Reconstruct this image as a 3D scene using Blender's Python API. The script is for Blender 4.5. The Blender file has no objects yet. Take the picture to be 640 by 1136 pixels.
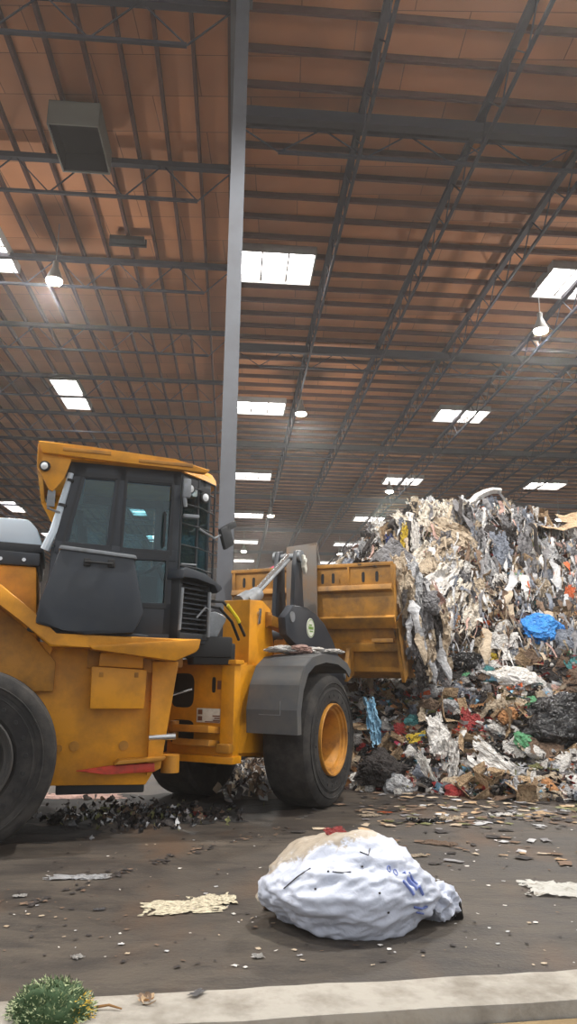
import bpy, bmesh, math, random
from mathutils import Vector, Matrix, noise
from mathutils.bvhtree import BVHTree
S = bpy.context.scene
COL = S.collection
random.seed(7)
R_ = math.radians

# ------------------------------------------------------------------ materials
def srgb(r, g, b):
    def f(c):
        c /= 255.0
        return c / 12.92 if c <= .04045 else ((c + .055) / 1.055) ** 2.4
    return (f(r), f(g), f(b), 1)

def new_mat(name):
    m = bpy.data.materials.new(name); m.use_nodes = True
    return m, m.node_tree, m.node_tree.nodes['Principled BSDF']

def mat(name, rgb, rough=.6, metal=0, dirt=None, scale=4., amount=.5, bump=0., bscale=30., spec=.5, trans=0, sheen=0, stretch=(1, 1, 1)):
    m, nt, p = new_mat(name)
    N = nt.nodes; L = nt.links
    c = srgb(*rgb)
    p.inputs['Roughness'].default_value = rough
    p.inputs['Metallic'].default_value = metal
    p.inputs['Specular IOR Level'].default_value = spec
    if dirt is not None:
        tc = N.new('ShaderNodeTexCoord'); mp = N.new('ShaderNodeMapping'); mp.inputs['Scale'].default_value = stretch
        L.new(tc.outputs['Object'], mp.inputs[0])
        n = N.new('ShaderNodeTexNoise'); n.inputs['Scale'].default_value = scale; n.inputs['Detail'].default_value = 8; n.inputs['Roughness'].default_value = .65
        L.new(mp.outputs[0], n.inputs['Vector'])
        r = N.new('ShaderNodeValToRGB'); r.color_ramp.elements[0].position = .42; r.color_ramp.elements[1].position = .68
        L.new(n.outputs['Fac'], r.inputs[0])
        mul = N.new('ShaderNodeMath'); mul.operation = 'MULTIPLY'; mul.inputs[1].default_value = amount
        L.new(r.outputs[0], mul.inputs[0])
        mx = N.new('ShaderNodeMix'); mx.data_type = 'RGBA'
        mx.inputs[6].default_value = c; mx.inputs[7].default_value = srgb(*dirt)
        L.new(mul.outputs[0], mx.inputs[0]); L.new(mx.outputs[2], p.inputs['Base Color'])
        ad = N.new('ShaderNodeMath'); ad.operation = 'MULTIPLY_ADD'; ad.inputs[1].default_value = .25; ad.inputs[2].default_value = rough - .05
        L.new(n.outputs['Fac'], ad.inputs[0]); L.new(ad.outputs[0], p.inputs['Roughness'])
    else:
        p.inputs['Base Color'].default_value = c
    if bump:
        tc = N.new('ShaderNodeTexCoord'); n2 = N.new('ShaderNodeTexNoise'); n2.inputs['Scale'].default_value = bscale; n2.inputs['Detail'].default_value = 5
        L.new(tc.outputs['Object'], n2.inputs['Vector'])
        b = N.new('ShaderNodeBump'); b.inputs['Strength'].default_value = bump; b.inputs['Distance'].default_value = .02
        L.new(n2.outputs['Fac'], b.inputs['Height']); L.new(b.outputs[0], p.inputs['Normal'])
    if trans:
        p.inputs['Transmission Weight'].default_value = trans
    return m

def emit(name, rgb, strength):
    m, nt, p = new_mat(name)
    p.inputs['Base Color'].default_value = srgb(*rgb)
    p.inputs['Emission Color'].default_value = srgb(*rgb)
    p.inputs['Emission Strength'].default_value = strength
    return m

YEL = mat('loader_yellow_paint', (216, 144, 4), .42, dirt=(120, 78, 20), scale=2.2, amount=.55, bump=.05)
YELD = mat('soiled_shaded_yellow_paint', (176, 118, 22), .5, dirt=(96, 66, 26), scale=3., amount=.75, bump=.08)
BUCK = mat('worn_bucket_paint', (176, 122, 42), .5, dirt=(96, 72, 44), scale=2.6, amount=.85, bump=.12, bscale=14)
CHAR = mat('charcoal_paint', (32, 39, 48), .42, dirt=(58, 59, 60), scale=3., amount=.4, bump=.03)
CHARD = mat('dark_charcoal_paint', (28, 32, 37), .5, dirt=(48, 47, 45), scale=4., amount=.4)
GREYP = mat('grey_plastic_fender', (74, 77, 80), .5, dirt=(104, 98, 90), scale=3.5, amount=.5, bump=.04)
HOODM = mat('pale_blue_grey_reflection', (206, 218, 228), .5, dirt=(184, 194, 202), scale=3, amount=.4)  # pale tone holds light reflected off the hood top and cab corner
RUB = mat('tyre_rubber', (30, 29, 29), .85, dirt=(72, 68, 64), scale=4., amount=.75, bump=.15, bscale=18)
RIM = mat('yellow_wheel_rim', (190, 130, 40), .5, dirt=(96, 58, 30), scale=4., amount=.7)
RIMD = mat('dark_wheel_disc', (52, 50, 48), .6, dirt=(80, 72, 62), scale=5., amount=.5)
BLK = mat('black_rubber_and_steel', (14, 14, 15), .6)
CHROME = mat('bare_steel', (190, 190, 190), .25, metal=.9)
GREYM = mat('grey_metal', (130, 134, 138), .45, metal=.3, dirt=(90, 86, 82), scale=8, amount=.5)
REDM = mat('red_reflector', (196, 58, 34), .45, dirt=(120, 50, 30), scale=14, amount=.6)
WHITEP = mat('white_decal', (214, 214, 204), .5, dirt=(150, 140, 120), scale=12, amount=.5)
GREENP = mat('green_print', (104, 140, 60), .5)
BROWNP = mat('brown_print', (110, 70, 50), .5)
YHOSE = mat('yellow_hose_wrap', (222, 200, 30), .5)
SEAT = mat('black_seat_fabric', (34, 34, 36), .8)
LAMPG = mat('lamp_glass', (225, 228, 230), .15)

def glass(name, tint, alpha=.55):
    m = bpy.data.materials.new(name); m.use_nodes = True
    nt = m.node_tree; N = nt.nodes; L = nt.links; N.clear()
    o = N.new('ShaderNodeOutputMaterial'); t = N.new('ShaderNodeBsdfTransparent'); t.inputs[0].default_value = srgb(*tint)
    g = N.new('ShaderNodeBsdfGlossy'); g.inputs['Roughness'].default_value = .04; g.inputs[0].default_value = (.9, .97, 1, 1)
    fr = N.new('ShaderNodeLayerWeight'); fr.inputs[0].default_value = .35
    mp = N.new('ShaderNodeMath'); mp.operation = 'MULTIPLY_ADD'; mp.inputs[1].default_value = .25; mp.inputs[2].default_value = .035
    L.new(fr.outputs['Facing'], mp.inputs[0])
    mx = N.new('ShaderNodeMixShader'); L.new(mp.outputs[0], mx.inputs[0]); L.new(t.outputs[0], mx.inputs[1]); L.new(g.outputs[0], mx.inputs[2])
    L.new(mx.outputs[0], o.inputs[0])
    return m
GLASS = glass('tinted_teal_cab_glass', (196, 222, 227))

def film(name, rgb, alpha=.35, rough=.35, dirt=(140, 130, 115)):
    """thin translucent plastic film"""
    m, nt, p = new_mat(name); N = nt.nodes; L = nt.links
    p.inputs['Roughness'].default_value = rough
    tc = N.new('ShaderNodeTexCoord'); n = N.new('ShaderNodeTexNoise'); n.inputs['Scale'].default_value = 3.5; n.inputs['Detail'].default_value = 8
    L.new(tc.outputs['Object'], n.inputs['Vector'])
    mx = N.new('ShaderNodeMix'); mx.data_type = 'RGBA'; mx.inputs[6].default_value = srgb(*rgb); mx.inputs[7].default_value = srgb(*dirt)
    r = N.new('ShaderNodeValToRGB'); r.color_ramp.elements[0].position = .5; r.color_ramp.elements[1].position = .72
    L.new(n.outputs['Fac'], r.inputs[0]); L.new(r.outputs[0], mx.inputs[0]); L.new(mx.outputs[2], p.inputs['Base Color'])
    n2 = N.new('ShaderNodeTexNoise'); n2.inputs['Scale'].default_value = 26; n2.inputs['Detail'].default_value = 6; n2.inputs['Distortion'].default_value = 1.2
    L.new(tc.outputs['Object'], n2.inputs['Vector'])
    b = N.new('ShaderNodeBump'); b.inputs['Strength'].default_value = .45; b.inputs['Distance'].default_value = .02
    L.new(n2.outputs['Fac'], b.inputs['Height']); L.new(b.outputs[0], p.inputs['Normal'])
    if alpha:
        p.inputs['Alpha'].default_value = 1 - alpha
    return m

EACH = {'hinge_pin', 'bracket', 'clamp_band', 'sidewall_hole', 'frame_opening', 'wheel_nut', 'grease_fitting', 'guard_slot', 'latch', 'bolt', 'steering_cylinder', 'lamp_bracket', 'round_boss', 'arm_pin', 'hydraulic_hose', 'hinge_ear', 'sidewall_rib', 'dark_crease', 'grab_rail', 'dashboard', 'roof_gutter', 'hinge_bracket', 'hitch_cover'}
# ------------------------------------------------------------------ mesh builder
class MB:
    def __init__(s):
        s.bm = bmesh.new()
    def _bev(s, vs, bev, seg=2):
        if bev <= 0: return
        es = set()
        for v in vs: es.update(v.link_edges)
        bmesh.ops.bevel(s.bm, geom=list(es), offset=bev, segments=seg, affect='EDGES', profile=.6, clamp_overlap=True)
    def box(s, x0, x1, y0, y1, z0, z1, bev=0, T=None):
        P = [(x0, y0, z0), (x1, y0, z0), (x1, y1, z0), (x0, y1, z0), (x0, y0, z1), (x1, y0, z1), (x1, y1, z1), (x0, y1, z1)]
        if T is not None: P = [T @ Vector(q) for q in P]
        v = [s.bm.verts.new(q) for q in P]
        for f in ((0, 3, 2, 1), (4, 5, 6, 7), (0, 1, 5, 4), (1, 2, 6, 5), (2, 3, 7, 6), (3, 0, 4, 7)):
            s.bm.faces.new([v[i] for i in f])
        s._bev(v, bev); return s
    def prism(s, pts, y0, y1, bev=0, T=None):
        """(x, z) outline pushed from y0 to y1"""
        a = [Vector((x, y0, z)) for x, z in pts]; b = [Vector((x, y1, z)) for x, z in pts]
        if T is not None: a = [T @ q for q in a]; b = [T @ q for q in b]
        va = [s.bm.verts.new(q) for q in a]; vb = [s.bm.verts.new(q) for q in b]
        n = len(pts)
        s.bm.faces.new(va); s.bm.faces.new(vb[::-1])
        for i in range(n):
            j = (i + 1) % n
            s.bm.faces.new([va[j], va[i], vb[i], vb[j]])
        s._bev(va + vb, bev); return s
    def plan(s, pts, z0, z1, bev=0, top=None):
        """(x, y) outline pushed from z0 to z1, top outline may differ"""
        t = top or pts
        va = [s.bm.verts.new((x, y, z0)) for x, y in pts]; vb = [s.bm.verts.new((x, y, z1)) for x, y in t]
        n = len(pts)
        s.bm.faces.new(va[::-1]); s.bm.faces.new(vb)
        for i in range(n):
            j = (i + 1) % n
            s.bm.faces.new([va[i], va[j], vb[j], vb[i]])
        s._bev(va + vb, bev); return s
    def tube(s, pts, r, n=8, cap=True):
        pts = [Vector(p) for p in pts]; rings = []
        rs = r if isinstance(r, (list, tuple)) else [r] * len(pts)
        up = None
        for i, p in enumerate(pts):
            d = (pts[min(i + 1, len(pts) - 1)] - pts[max(i - 1, 0)]).normalized()
            if up is None:
                up = d.orthogonal().normalized()
            up = (up - d * up.dot(d)).normalized(); w = d.cross(up)
            rings.append([s.bm.verts.new(p + (up * math.cos(2 * math.pi * k / n) + w * math.sin(2 * math.pi * k / n)) * rs[i]) for k in range(n)])
        for a, b in zip(rings, rings[1:]):
            for k in range(n):
                s.bm.faces.new([a[k], a[(k + 1) % n], b[(k + 1) % n], b[k]])
        if cap:
            s.bm.faces.new(rings[0][::-1]); s.bm.faces.new(rings[-1])
        return s
    def lathe(s, prof, n=48, T=None, close=False, cap=True):
        """(radius, height) profile about local Z"""
        rings = []
        for r, z in prof:
            ring = []
            for k in range(n):
                a = 2 * math.pi * k / n; q = Vector((r * math.cos(a), r * math.sin(a), z))
                ring.append(s.bm.verts.new(T @ q if T is not None else q))
            rings.append(ring)
        pairs = list(zip(rings, rings[1:]))
        if close: pairs.append((rings[-1], rings[0]))
        for a, b in pairs:
            for k in range(n):
                s.bm.faces.new([a[k], a[(k + 1) % n], b[(k + 1) % n], b[k]])
        if not close and cap:
            if prof[0][0] > 1e-4: s.bm.faces.new(rings[0][::-1])
            if prof[-1][0] > 1e-4: s.bm.faces.new(rings[-1])
        return s
    def sheet(s, P, thick=0):
        """P: grid of points"""
        g = [[s.bm.verts.new(q) for q in row] for row in P]
        for i in range(len(g) - 1):
            for j in range(len(g[0]) - 1):
                s.bm.faces.new([g[i][j], g[i + 1][j], g[i + 1][j + 1], g[i][j + 1]])
        return s
    def mesh(s, name, angle=35):
        bmesh.ops.remove_doubles(s.bm, verts=s.bm.verts, dist=1e-5)
        bmesh.ops.recalc_face_normals(s.bm, faces=s.bm.faces)
        me = bpy.data.meshes.new(name); s.bm.to_mesh(me); s.bm.free()
        for p in me.polygons: p.use_smooth = True
        me.set_sharp_from_angle(angle=R_(angle))
        return me
    def done(s, name, m, parent=None, F=None, angle=35):
        """F: frame matrix; the mesh is stored relative to the parent (or to its own base when top-level)"""
        if F is not None: s.bm.transform(F)
        if parent is None:
            vs = [v.co for v in s.bm.verts]
            c = Vector(((min(v.x for v in vs) + max(v.x for v in vs)) / 2, (min(v.y for v in vs) + max(v.y for v in vs)) / 2, min(v.z for v in vs)))
        else:
            c = world_loc(parent)
        s.bm.transform(Matrix.Translation(-c))
        if parent is not None and name in EACH:
            # every loose piece becomes a part of its own
            bmesh.ops.remove_doubles(s.bm, verts=s.bm.verts, dist=1e-5)
            seen = set(); groups = []
            for v in s.bm.verts:
                if v in seen: continue
                st = [v]; seen.add(v); g = []
                while st:
                    a = st.pop(); g.append(a)
                    for e in a.link_edges:
                        b = e.other_vert(a)
                        if b not in seen: seen.add(b); st.append(b)
                groups.append(g)
            first = None
            for g in groups:
                m2 = MB(); mp = {v: m2.bm.verts.new(v.co) for v in g}
                for f in {f for v in g for f in v.link_faces}: m2.bm.faces.new([mp[v] for v in f.verts])
                o = bpy.data.objects.new(name, m2.mesh(name, angle)); COL.objects.link(o); o.data.materials.append(m); o.parent = parent
                first = first or o
            s.bm.free(); return first
        o = bpy.data.objects.new(name, s.mesh(name, angle)); COL.objects.link(o)
        o.data.materials.append(m)
        if parent is None: o.location = c
        else: o.parent = parent
        return o

def world_loc(o):
    v = o.location.copy()
    while o.parent is not None:
        o = o.parent; v += o.location
    return v

def tag(o, label=None, cat=None, group=None, kind=None):
    if label: o['label'] = label
    if cat: o['category'] = cat
    if group: o['group'] = group
    if kind: o['kind'] = kind
    return o

def empty(name, loc, label, cat, group=None):
    o = bpy.data.objects.new(name, None); COL.objects.link(o); o.location = loc
    o.empty_display_size = .2
    return tag(o, label, cat, group)

def frame(x, y, deg, z=0):
    return Matrix.Translation((x, y, z)) @ Matrix.Rotation(R_(deg), 4, 'Z')

# ------------------------------------------------------------------ camera
PITCH, ROLL, CAMZ = .2217, .013, 1.6
cp, sp_ = math.cos(PITCH), math.sin(PITCH)
Fv = Vector((0, cp, sp_)); r0 = Vector((1, 0, 0)); u0 = Vector((0, -sp_, cp))
Rv = r0 * math.cos(ROLL) + u0 * math.sin(ROLL); Uv = -r0 * math.sin(ROLL) + u0 * math.cos(ROLL)
cam = bpy.data.objects.new('camera', bpy.data.cameras.new('camera')); COL.objects.link(cam)
M3 = Matrix((Rv, Uv, -Fv)).transposed()
cam.matrix_world = Matrix.Translation((0, 0, CAMZ)) @ M3.to_4x4()
cam.data.sensor_fit = 'VERTICAL'; cam.data.sensor_height = 24; cam.data.lens = 24 * 800 / 1136
cam.data.clip_start = .05; cam.data.clip_end = 400
S.camera = cam

# ------------------------------------------------------------------ hall shell (its own axes: a across, b along)
PSI = .0746
HF = Matrix.Rotation(PSI, 4, 'Z')
ROOF = 15.6
A0_, A1_, B0_, B1_ = -42., 62., 2.0, 98.

def plywood(name, base, dark, stretch, alt):
    m, nt, p = new_mat(name); N = nt.nodes; L = nt.links
    tc = N.new('ShaderNodeTexCoord'); mp = N.new('ShaderNodeMapping'); mp.inputs['Scale'].default_value = stretch
    L.new(tc.outputs['Object'], mp.inputs[0])
    n = N.new('ShaderNodeTexNoise'); n.inputs['Scale'].default_value = .9; n.inputs['Detail'].default_value = 6
    L.new(mp.outputs[0], n.inputs['Vector'])
    mx = N.new('ShaderNodeMix'); mx.data_type = 'RGBA'; mx.inputs[6].default_value = srgb(*base); mx.inputs[7].default_value = srgb(*dark)
    L.new(n.outputs['Fac'], mx.inputs[0])
    # sheets of different tone
    br = N.new('ShaderNodeTexBrick'); br.inputs['Scale'].default_value = 1.; br.inputs['Brick Width'].default_value = alt[0]; br.inputs['Row Height'].default_value = alt[1]
    br.inputs['Mortar Size'].default_value = .012; br.inputs['Color1'].default_value = (.82, .82, .82, 1); br.inputs['Color2'].default_value = (1.12, 1.1, 1.05, 1); br.inputs['Mortar'].default_value = (.4, .4, .4, 1)
    L.new(tc.outputs['Object'], br.inputs['Vector'])
    mu = N.new('ShaderNodeMix'); mu.data_type = 'RGBA'; mu.blend_type = 'MULTIPLY'; mu.inputs[0].default_value = 1
    L.new(mx.outputs[2], mu.inputs[6]); L.new(br.outputs[0], mu.inputs[7]); L.new(mu.outputs[2], p.inputs['Base Color'])
    p.inputs['Roughness'].default_value = .8
    return m
PLY = plywood('roof_plywood', (200, 138, 94), (168, 112, 76), (1, 1, 1), (2.44, 1.22))
JOIST = mat('roof_joist_timber', (84, 54, 46), .9, dirt=(60, 40, 36), scale=1.2, amount=.6)
TRUSSM = mat('dark_painted_steel', (42, 43, 54), .75, dirt=(58, 52, 52), scale=2, amount=.4)
TRUSSL = mat('pale_painted_steel', (150, 148, 146), .6, dirt=(110, 104, 98), scale=2, amount=.4)
COLM = mat('column_grey_paint', (86, 89, 95), .5, dirt=(70, 70, 73), scale=1.6, amount=.5)
WALLM = mat('wall_panel_grey', (120, 116, 114), .8, dirt=(96, 90, 86), scale=.3, amount=.6)
DUCTI = mat('shaded_duct_inside', (16, 18, 26), .9)  # near-black colour puts in the shade inside the open duct
DUCTM = mat('galvanised_duct_steel', (104, 104, 96), .5, metal=.2, dirt=(110, 108, 102), scale=3, amount=.4)

# skylight grid
SA, SB, DA, DB = 1.09, 23.0, 10.557, 13.12
SKY = []
def add_sky(i, j):
    a = SA + DA * i; b = 22.5 + (13.55 * j if j < 2 else 13.55 * 2 + 13.12 * (j - 2))
    if i >= 0: SKY.append((a + (.3 if i else 0), b, 1.36, .92 if j else 1.0, i, j))
    else: SKY.append((a + .95, b - .8, .66, 2.0, i, j))
for i in (-3, -2, -1, 0, 1, 2, 3, 4, 5):
    for j in range(0, 6):
        if -42 < SA + DA * i < 60: add_sky(i, j)

# roof deck with real openings: rows of strips between the skylights
def deck():
    m = MB()
    xs = sorted({A0_, A1_} | {s[0] - s[2] for s in SKY} | {s[0] + s[2] for s in SKY})
    bands = sorted({round(s[1], 3) for s in SKY})
    ys = sorted({B0_, B1_} | {s[1] - s[3] for s in SKY} | {s[1] + s[3] for s in SKY})
    for y0, y1 in zip(ys, ys[1:]):
        yc = (y0 + y1) / 2
        cut = sorted((s[0] - s[2], s[0] + s[2]) for s in SKY if s[1] - s[3] < yc < s[1] + s[3])
        x = A0_
        for c0, c1 in cut + [(A1_, A1_)]:
            if c0 - x > 1e-3: m.box(x, c0, y0, y1, ROOF, ROOF + .12)
            x = max(x, c1)
    return m
dk = deck(); dk.bm.transform(HF)
ceil = dk.done('ceiling', PLY); tag(ceil, kind='structure')
# joists: along the hall left of the column line, across it on the right
m = MB()
a = -.45
while a > A0_:
    seg = [(B0_, B1_)]
    for s in SKY:
        if abs(s[0] - a) < s[2] + .04:
            seg = [q for (p0, p1) in seg for q in ((p0, min(p1, s[1] - s[3])), (max(p0, s[1] + s[3]), p1)) if q[1] - q[0] > .05] if any(p0 < s[1] < p1 for p0, p1 in seg) else seg
    for p0, p1 in seg: m.box(a - .04, a + .04, p0, p1, ROOF - .2, ROOF)
    a -= .83
b = 2.4
while b < B1_:
    segs = [(-.2, A1_)]
    for s in SKY:
        if s[4] >= 0 and abs(s[1] - b) < s[3] + .04:
            segs = [q for (p0, p1) in segs for q in ((p0, min(p1, s[0] - s[2])), (max(p0, s[0] + s[2]), p1)) if q[1] - q[0] > .05] if any(p0 < s[0] < p1 for p0, p1 in segs) else segs
    for p0, p1 in segs: m.box(p0, p1, b - .045, b + .045, ROOF - .17, ROOF)
    b += 1.03
tag(m.done('ceiling', JOIST, F=HF), kind='structure')

SKYM = emit('skylight_daylight_panel', (255, 250, 246), 16.)
for k, s in enumerate(SKY):
    m = MB(); m.box(s[0] - s[2], s[0] + s[2], s[1] - s[3], s[1] + s[3], ROOF + .02, ROOF + .05)
    o = tag(m.done('window_%d' % (k + 1), SKYM, F=HF), kind='structure')
    m = MB()
    t = .05
    m.box(s[0] - s[2], s[0] - s[2] + t, s[1] - s[3], s[1] + s[3], ROOF - .3, ROOF + .02)
    m.box(s[0] + s[2] - t, s[0] + s[2], s[1] - s[3], s[1] + s[3], ROOF - .3, ROOF + .02)
    m.box(s[0] - s[2], s[0] + s[2], s[1] - s[3], s[1] - s[3] + t, ROOF - .3, ROOF + .02)
    m.box(s[0] - s[2], s[0] + s[2], s[1] + s[3] - t, s[1] + s[3], ROOF - .3, ROOF + .02)
    if s[4] < 0: m.box(s[0] - s[2], s[0] + s[2], s[1] + .4, s[1] + .5, ROOF - .25, ROOF + .02)
    else:
        for q in (-.33, .33): m.box(s[0] + q * s[2] - .03, s[0] + q * s[2] + .03, s[1] - s[3], s[1] + s[3], ROOF - .2, ROOF + .02)
    m.done('window_frame', TRUSSL, o, F=HF)

# trusses
def truss(m, p, q, depth, top_w=.14, panel=1.6, rod=.022, zt=ROOF - .21, chord=.04):
    """open-web truss from p to q (a, b); double-angle top chord, angle bottom chord, zigzag rods"""
    p = Vector((p[0], p[1], 0)); q = Vector((q[0], q[1], 0)); d = (q - p); L = d.length; d.normalize(); w = Vector((-d.y, d.x, 0))
    def bar(z0, z1, hw, t0=0, t1=L):
        P = []
        for t in (t0, t1):
            for sgn in (-1, 1):
                for z in (z0, z1): P.append(p + d * t + w * sgn * hw + Vector((0, 0, z)))
        v = [m.bm.verts.new(c) for c in P]
        for f in ((0, 1, 3, 2), (4, 6, 7, 5), (0, 4, 5, 1), (2, 3, 7, 6), (0, 2, 6, 4), (1, 5, 7, 3)): m.bm.faces.new([v[i] for i in f])
    bar(zt - .16, zt, top_w / 2)
    bar(zt - depth - .08, zt - depth, chord, panel * .5, L - panel * .5)
    n = max(2, int(L / panel)); st = L / n
    for i in range(n):
        a0 = p + d * (i * st) + Vector((0, 0, zt - .08)); a1 = p + d * ((i + .5) * st) + Vector((0, 0, zt - depth - .04)); a2 = p + d * ((i + 1) * st) + Vector((0, 0, zt - .08))
        m.tube([a0, a1], rod, 4, False); m.tube([a1, a2], rod, 4, False)
nt_ = 0
for k, b in enumerate((12.6, 17.6, 22.6, 27.6, 32.8, 37.9, 42.6, 48.6, 54.6, 61, 68, 76, 85)):
    m = MB(); truss(m, (-.3, b), (-20.3, b), 1.05 if k != 1 else 1.1, panel=2.0, top_w=.18)
    w = ['nearest', 'second nearest', 'third nearest', 'fourth nearest'][k] if k < 4 else None
    tag(m.done('roof_truss', TRUSSM, F=HF), ('dark steel truss crossing under the left-hand roof joists, %s to the camera' % w) if w else 'distant dark steel truss crossing under the left-hand roof joists', 'roof truss', 'cross trusses under the left roof')
for k, a in enumerate((2.85, 5.85, 8.8, 11.85, 14.8, 17.8, 20.8)):
    m = MB(); truss(m, (a, 4), (a, 96), .9, panel=1.5, top_w=.17)
    w = ['first', 'second', 'third', 'fourth'][k] if k < 4 else None
    tag(m.done('roof_truss', TRUSSM, F=HF), ('long blue-grey steel truss running lengthwise, %s to the right of the column' % w) if w else 'far right blue-grey steel truss running lengthwise under the roof', 'roof truss', 'lengthwise trusses under the right roof')
for k, b in enumerate((15.25, 28.35, 41.5, 54.6, 67.7, 80.8)):
    m = MB(); m.box(-.3, 40, b - .09, b + .09, ROOF - .62, ROOF - .33); m.box(-.3, 40, b - .12, b + .12, ROOF - .66, ROOF - .61)
    if k < 3: truss(m, (-.3, b + .6), (40, b + .6), .8, panel=2.2, top_w=.08)
    w = ['nearest', 'second nearest'][k] if k < 2 else None
    tag(m.done('roof_girder', TRUSSM, F=HF), ('thick dark girder across the right-hand roof, %s to the camera' % w) if w else 'distant thick dark girder across the right-hand roof', 'girder', 'girders across the right roof')

# steel columns on the line between the two roof directions
def column(a, b, label):
    m = MB()
    m.box(a - .135, a + .135, b - .13, b - .105, 0, ROOF - .32); m.box(a - .135, a + .135, b + .105, b + .13, 0, ROOF - .32)
    m.box(a - .012, a + .012, b - .105, b + .105, 0, ROOF - .32)
    m.box(a - .25, a + .25, b - .25, b + .25, 0, .03)
    m.box(a - .2, a + .2, b - .18, b + .18, ROOF - .36, ROOF - .32)
    o = tag(m.done('steel_column', COLM, F=HF), label, 'column')
    return o
column(-.16, 12.34, 'tall grey steel column rising behind the loader cab to the roof')

# girder on the column line
m = MB(); m.box(-.36, -.14, 4, 96, ROOF - .42, ROOF - .1); m.box(-.42, -.08, 4, 96, ROOF - .45, ROOF - .41)
tag(m.done('roof_girder', COLM, F=HF), 'long grey ridge girder above the grey column', 'girder')

# walls
for n, (x0, x1, y0, y1) in {'far': (A0_ - .3, A1_ + .3, B1_, B1_ + .3), 'left': (A0_ - .3, A0_, B0_, B1_), 'right': (A1_, A1_ + .3, B0_, B1_)}.items():
    m = MB(); m.box(x0, x1, y0, y1, 0, ROOF + .12)
    t = 0
    if n == 'far':
        x = x0
        while x < x1: m.box(x, x + .12, y0 - .06, y0, 0, ROOF); x += 1.5
    tag(m.done('wall_' + n, WALLM, F=HF), kind='structure')

# floor
def floor_mat():
    m, nt, p = new_mat('dirty_wet_concrete'); N = nt.nodes; L = nt.links
    tc = N.new('ShaderNodeTexCoord')
    def no(scale, det=8, rough=.6, st=None, dist=0):
        n = N.new('ShaderNodeTexNoise'); n.inputs['Scale'].default_value = scale; n.inputs['Detail'].default_value = det; n.inputs['Roughness'].default_value = rough; n.inputs['Distortion'].default_value = dist
        if st:
            mp = N.new('ShaderNodeMapping'); mp.inputs['Scale'].default_value = st; mp.inputs['Rotation'].default_value = (0, 0, R_(-15)); L.new(tc.outputs['Object'], mp.inputs[0]); L.new(mp.outputs[0], n.inputs['Vector'])
        else: L.new(tc.outputs['Object'], n.inputs['Vector'])
        return n
    def ramp(src, a, b, c0=(0, 0, 0, 1), c1=(1, 1, 1, 1)):
        r = N.new('ShaderNodeValToRGB'); r.color_ramp.elements[0].position = a; r.color_ramp.elements[1].position = b; r.color_ramp.elements[0].color = c0; r.color_ramp.elements[1].color = c1
        L.new(src, r.inputs[0]); return r
    n1 = no(.7, 9, .66, (1, 1.8, 1), .5); n2 = no(2.2, 10, .7, (1, 3.2, 1)); n3 = no(38, 4)
    base = ramp(n1.outputs['Fac'], .34, .66, srgb(48, 43, 40), srgb(82, 73, 63))
    mx = N.new('ShaderNodeMix'); mx.data_type = 'RGBA'; mx.inputs[7].default_value = srgb(36, 32, 30)
    r2 = ramp(n2.outputs['Fac'], .47, .66); mu = N.new('ShaderNodeMath'); mu.operation = 'MULTIPLY'; mu.inputs[1].default_value = .75
    L.new(r2.outputs[0], mu.inputs[0]); L.new(mu.outputs[0], mx.inputs[0]); L.new(base.outputs[0], mx.inputs[6])
    mx2 = N.new('ShaderNodeMix'); mx2.data_type = 'RGBA'; mx2.inputs[7].default_value = srgb(108, 98, 85)
    r3 = ramp(n3.outputs['Fac'], .6, .75); m3 = N.new('ShaderNodeMath'); m3.operation = 'MULTIPLY'; m3.inputs[1].default_value = .35
    L.new(r3.outputs[0], m3.inputs[0]); L.new(m3.outputs[0], mx2.inputs[0]); L.new(mx.outputs[2], mx2.inputs[6])
    # brown soil patches
    n4 = no(.8, 6, .5, (1.6, .9, 1)); r4 = ramp(n4.outputs['Fac'], .54, .7); m4 = N.new('ShaderNodeMath'); m4.operation = 'MULTIPLY'; m4.inputs[1].default_value = .8
    mx3 = N.new('ShaderNodeMix'); mx3.data_type = 'RGBA'; mx3.inputs[7].default_value = srgb(84, 64, 47)
    L.new(r4.outputs[0], m4.inputs[0]); L.new(m4.outputs[0], mx3.inputs[0]); L.new(mx2.outputs[2], mx3.inputs[6]); L.new(mx3.outputs[2], p.inputs['Base Color'])
    rr = N.new('ShaderNodeMapRange'); rr.inputs[3].default_value = .45; rr.inputs[4].default_value = .85
    L.new(n1.outputs['Fac'], rr.inputs[0]); L.new(rr.outputs[0], p.inputs['Roughness'])
    b = N.new('ShaderNodeBump'); b.inputs['Strength'].default_value = .35; b.inputs['Distance'].default_value = .02
    ad = N.new('ShaderNodeMath'); ad.operation = 'ADD'; L.new(n2.outputs['Fac'], ad.inputs[0]); L.new(n3.outputs['Fac'], ad.inputs[1])
    L.new(ad.outputs[0], b.inputs['Height']); L.new(b.outputs[0], p.inputs['Normal'])
    return m
m = MB(); m.box(A0_ - .3, A1_ + .3, -60, B1_ + .3, -.2, 0)
tag(m.done('floor', floor_mat(), F=HF), kind='structure')

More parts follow.
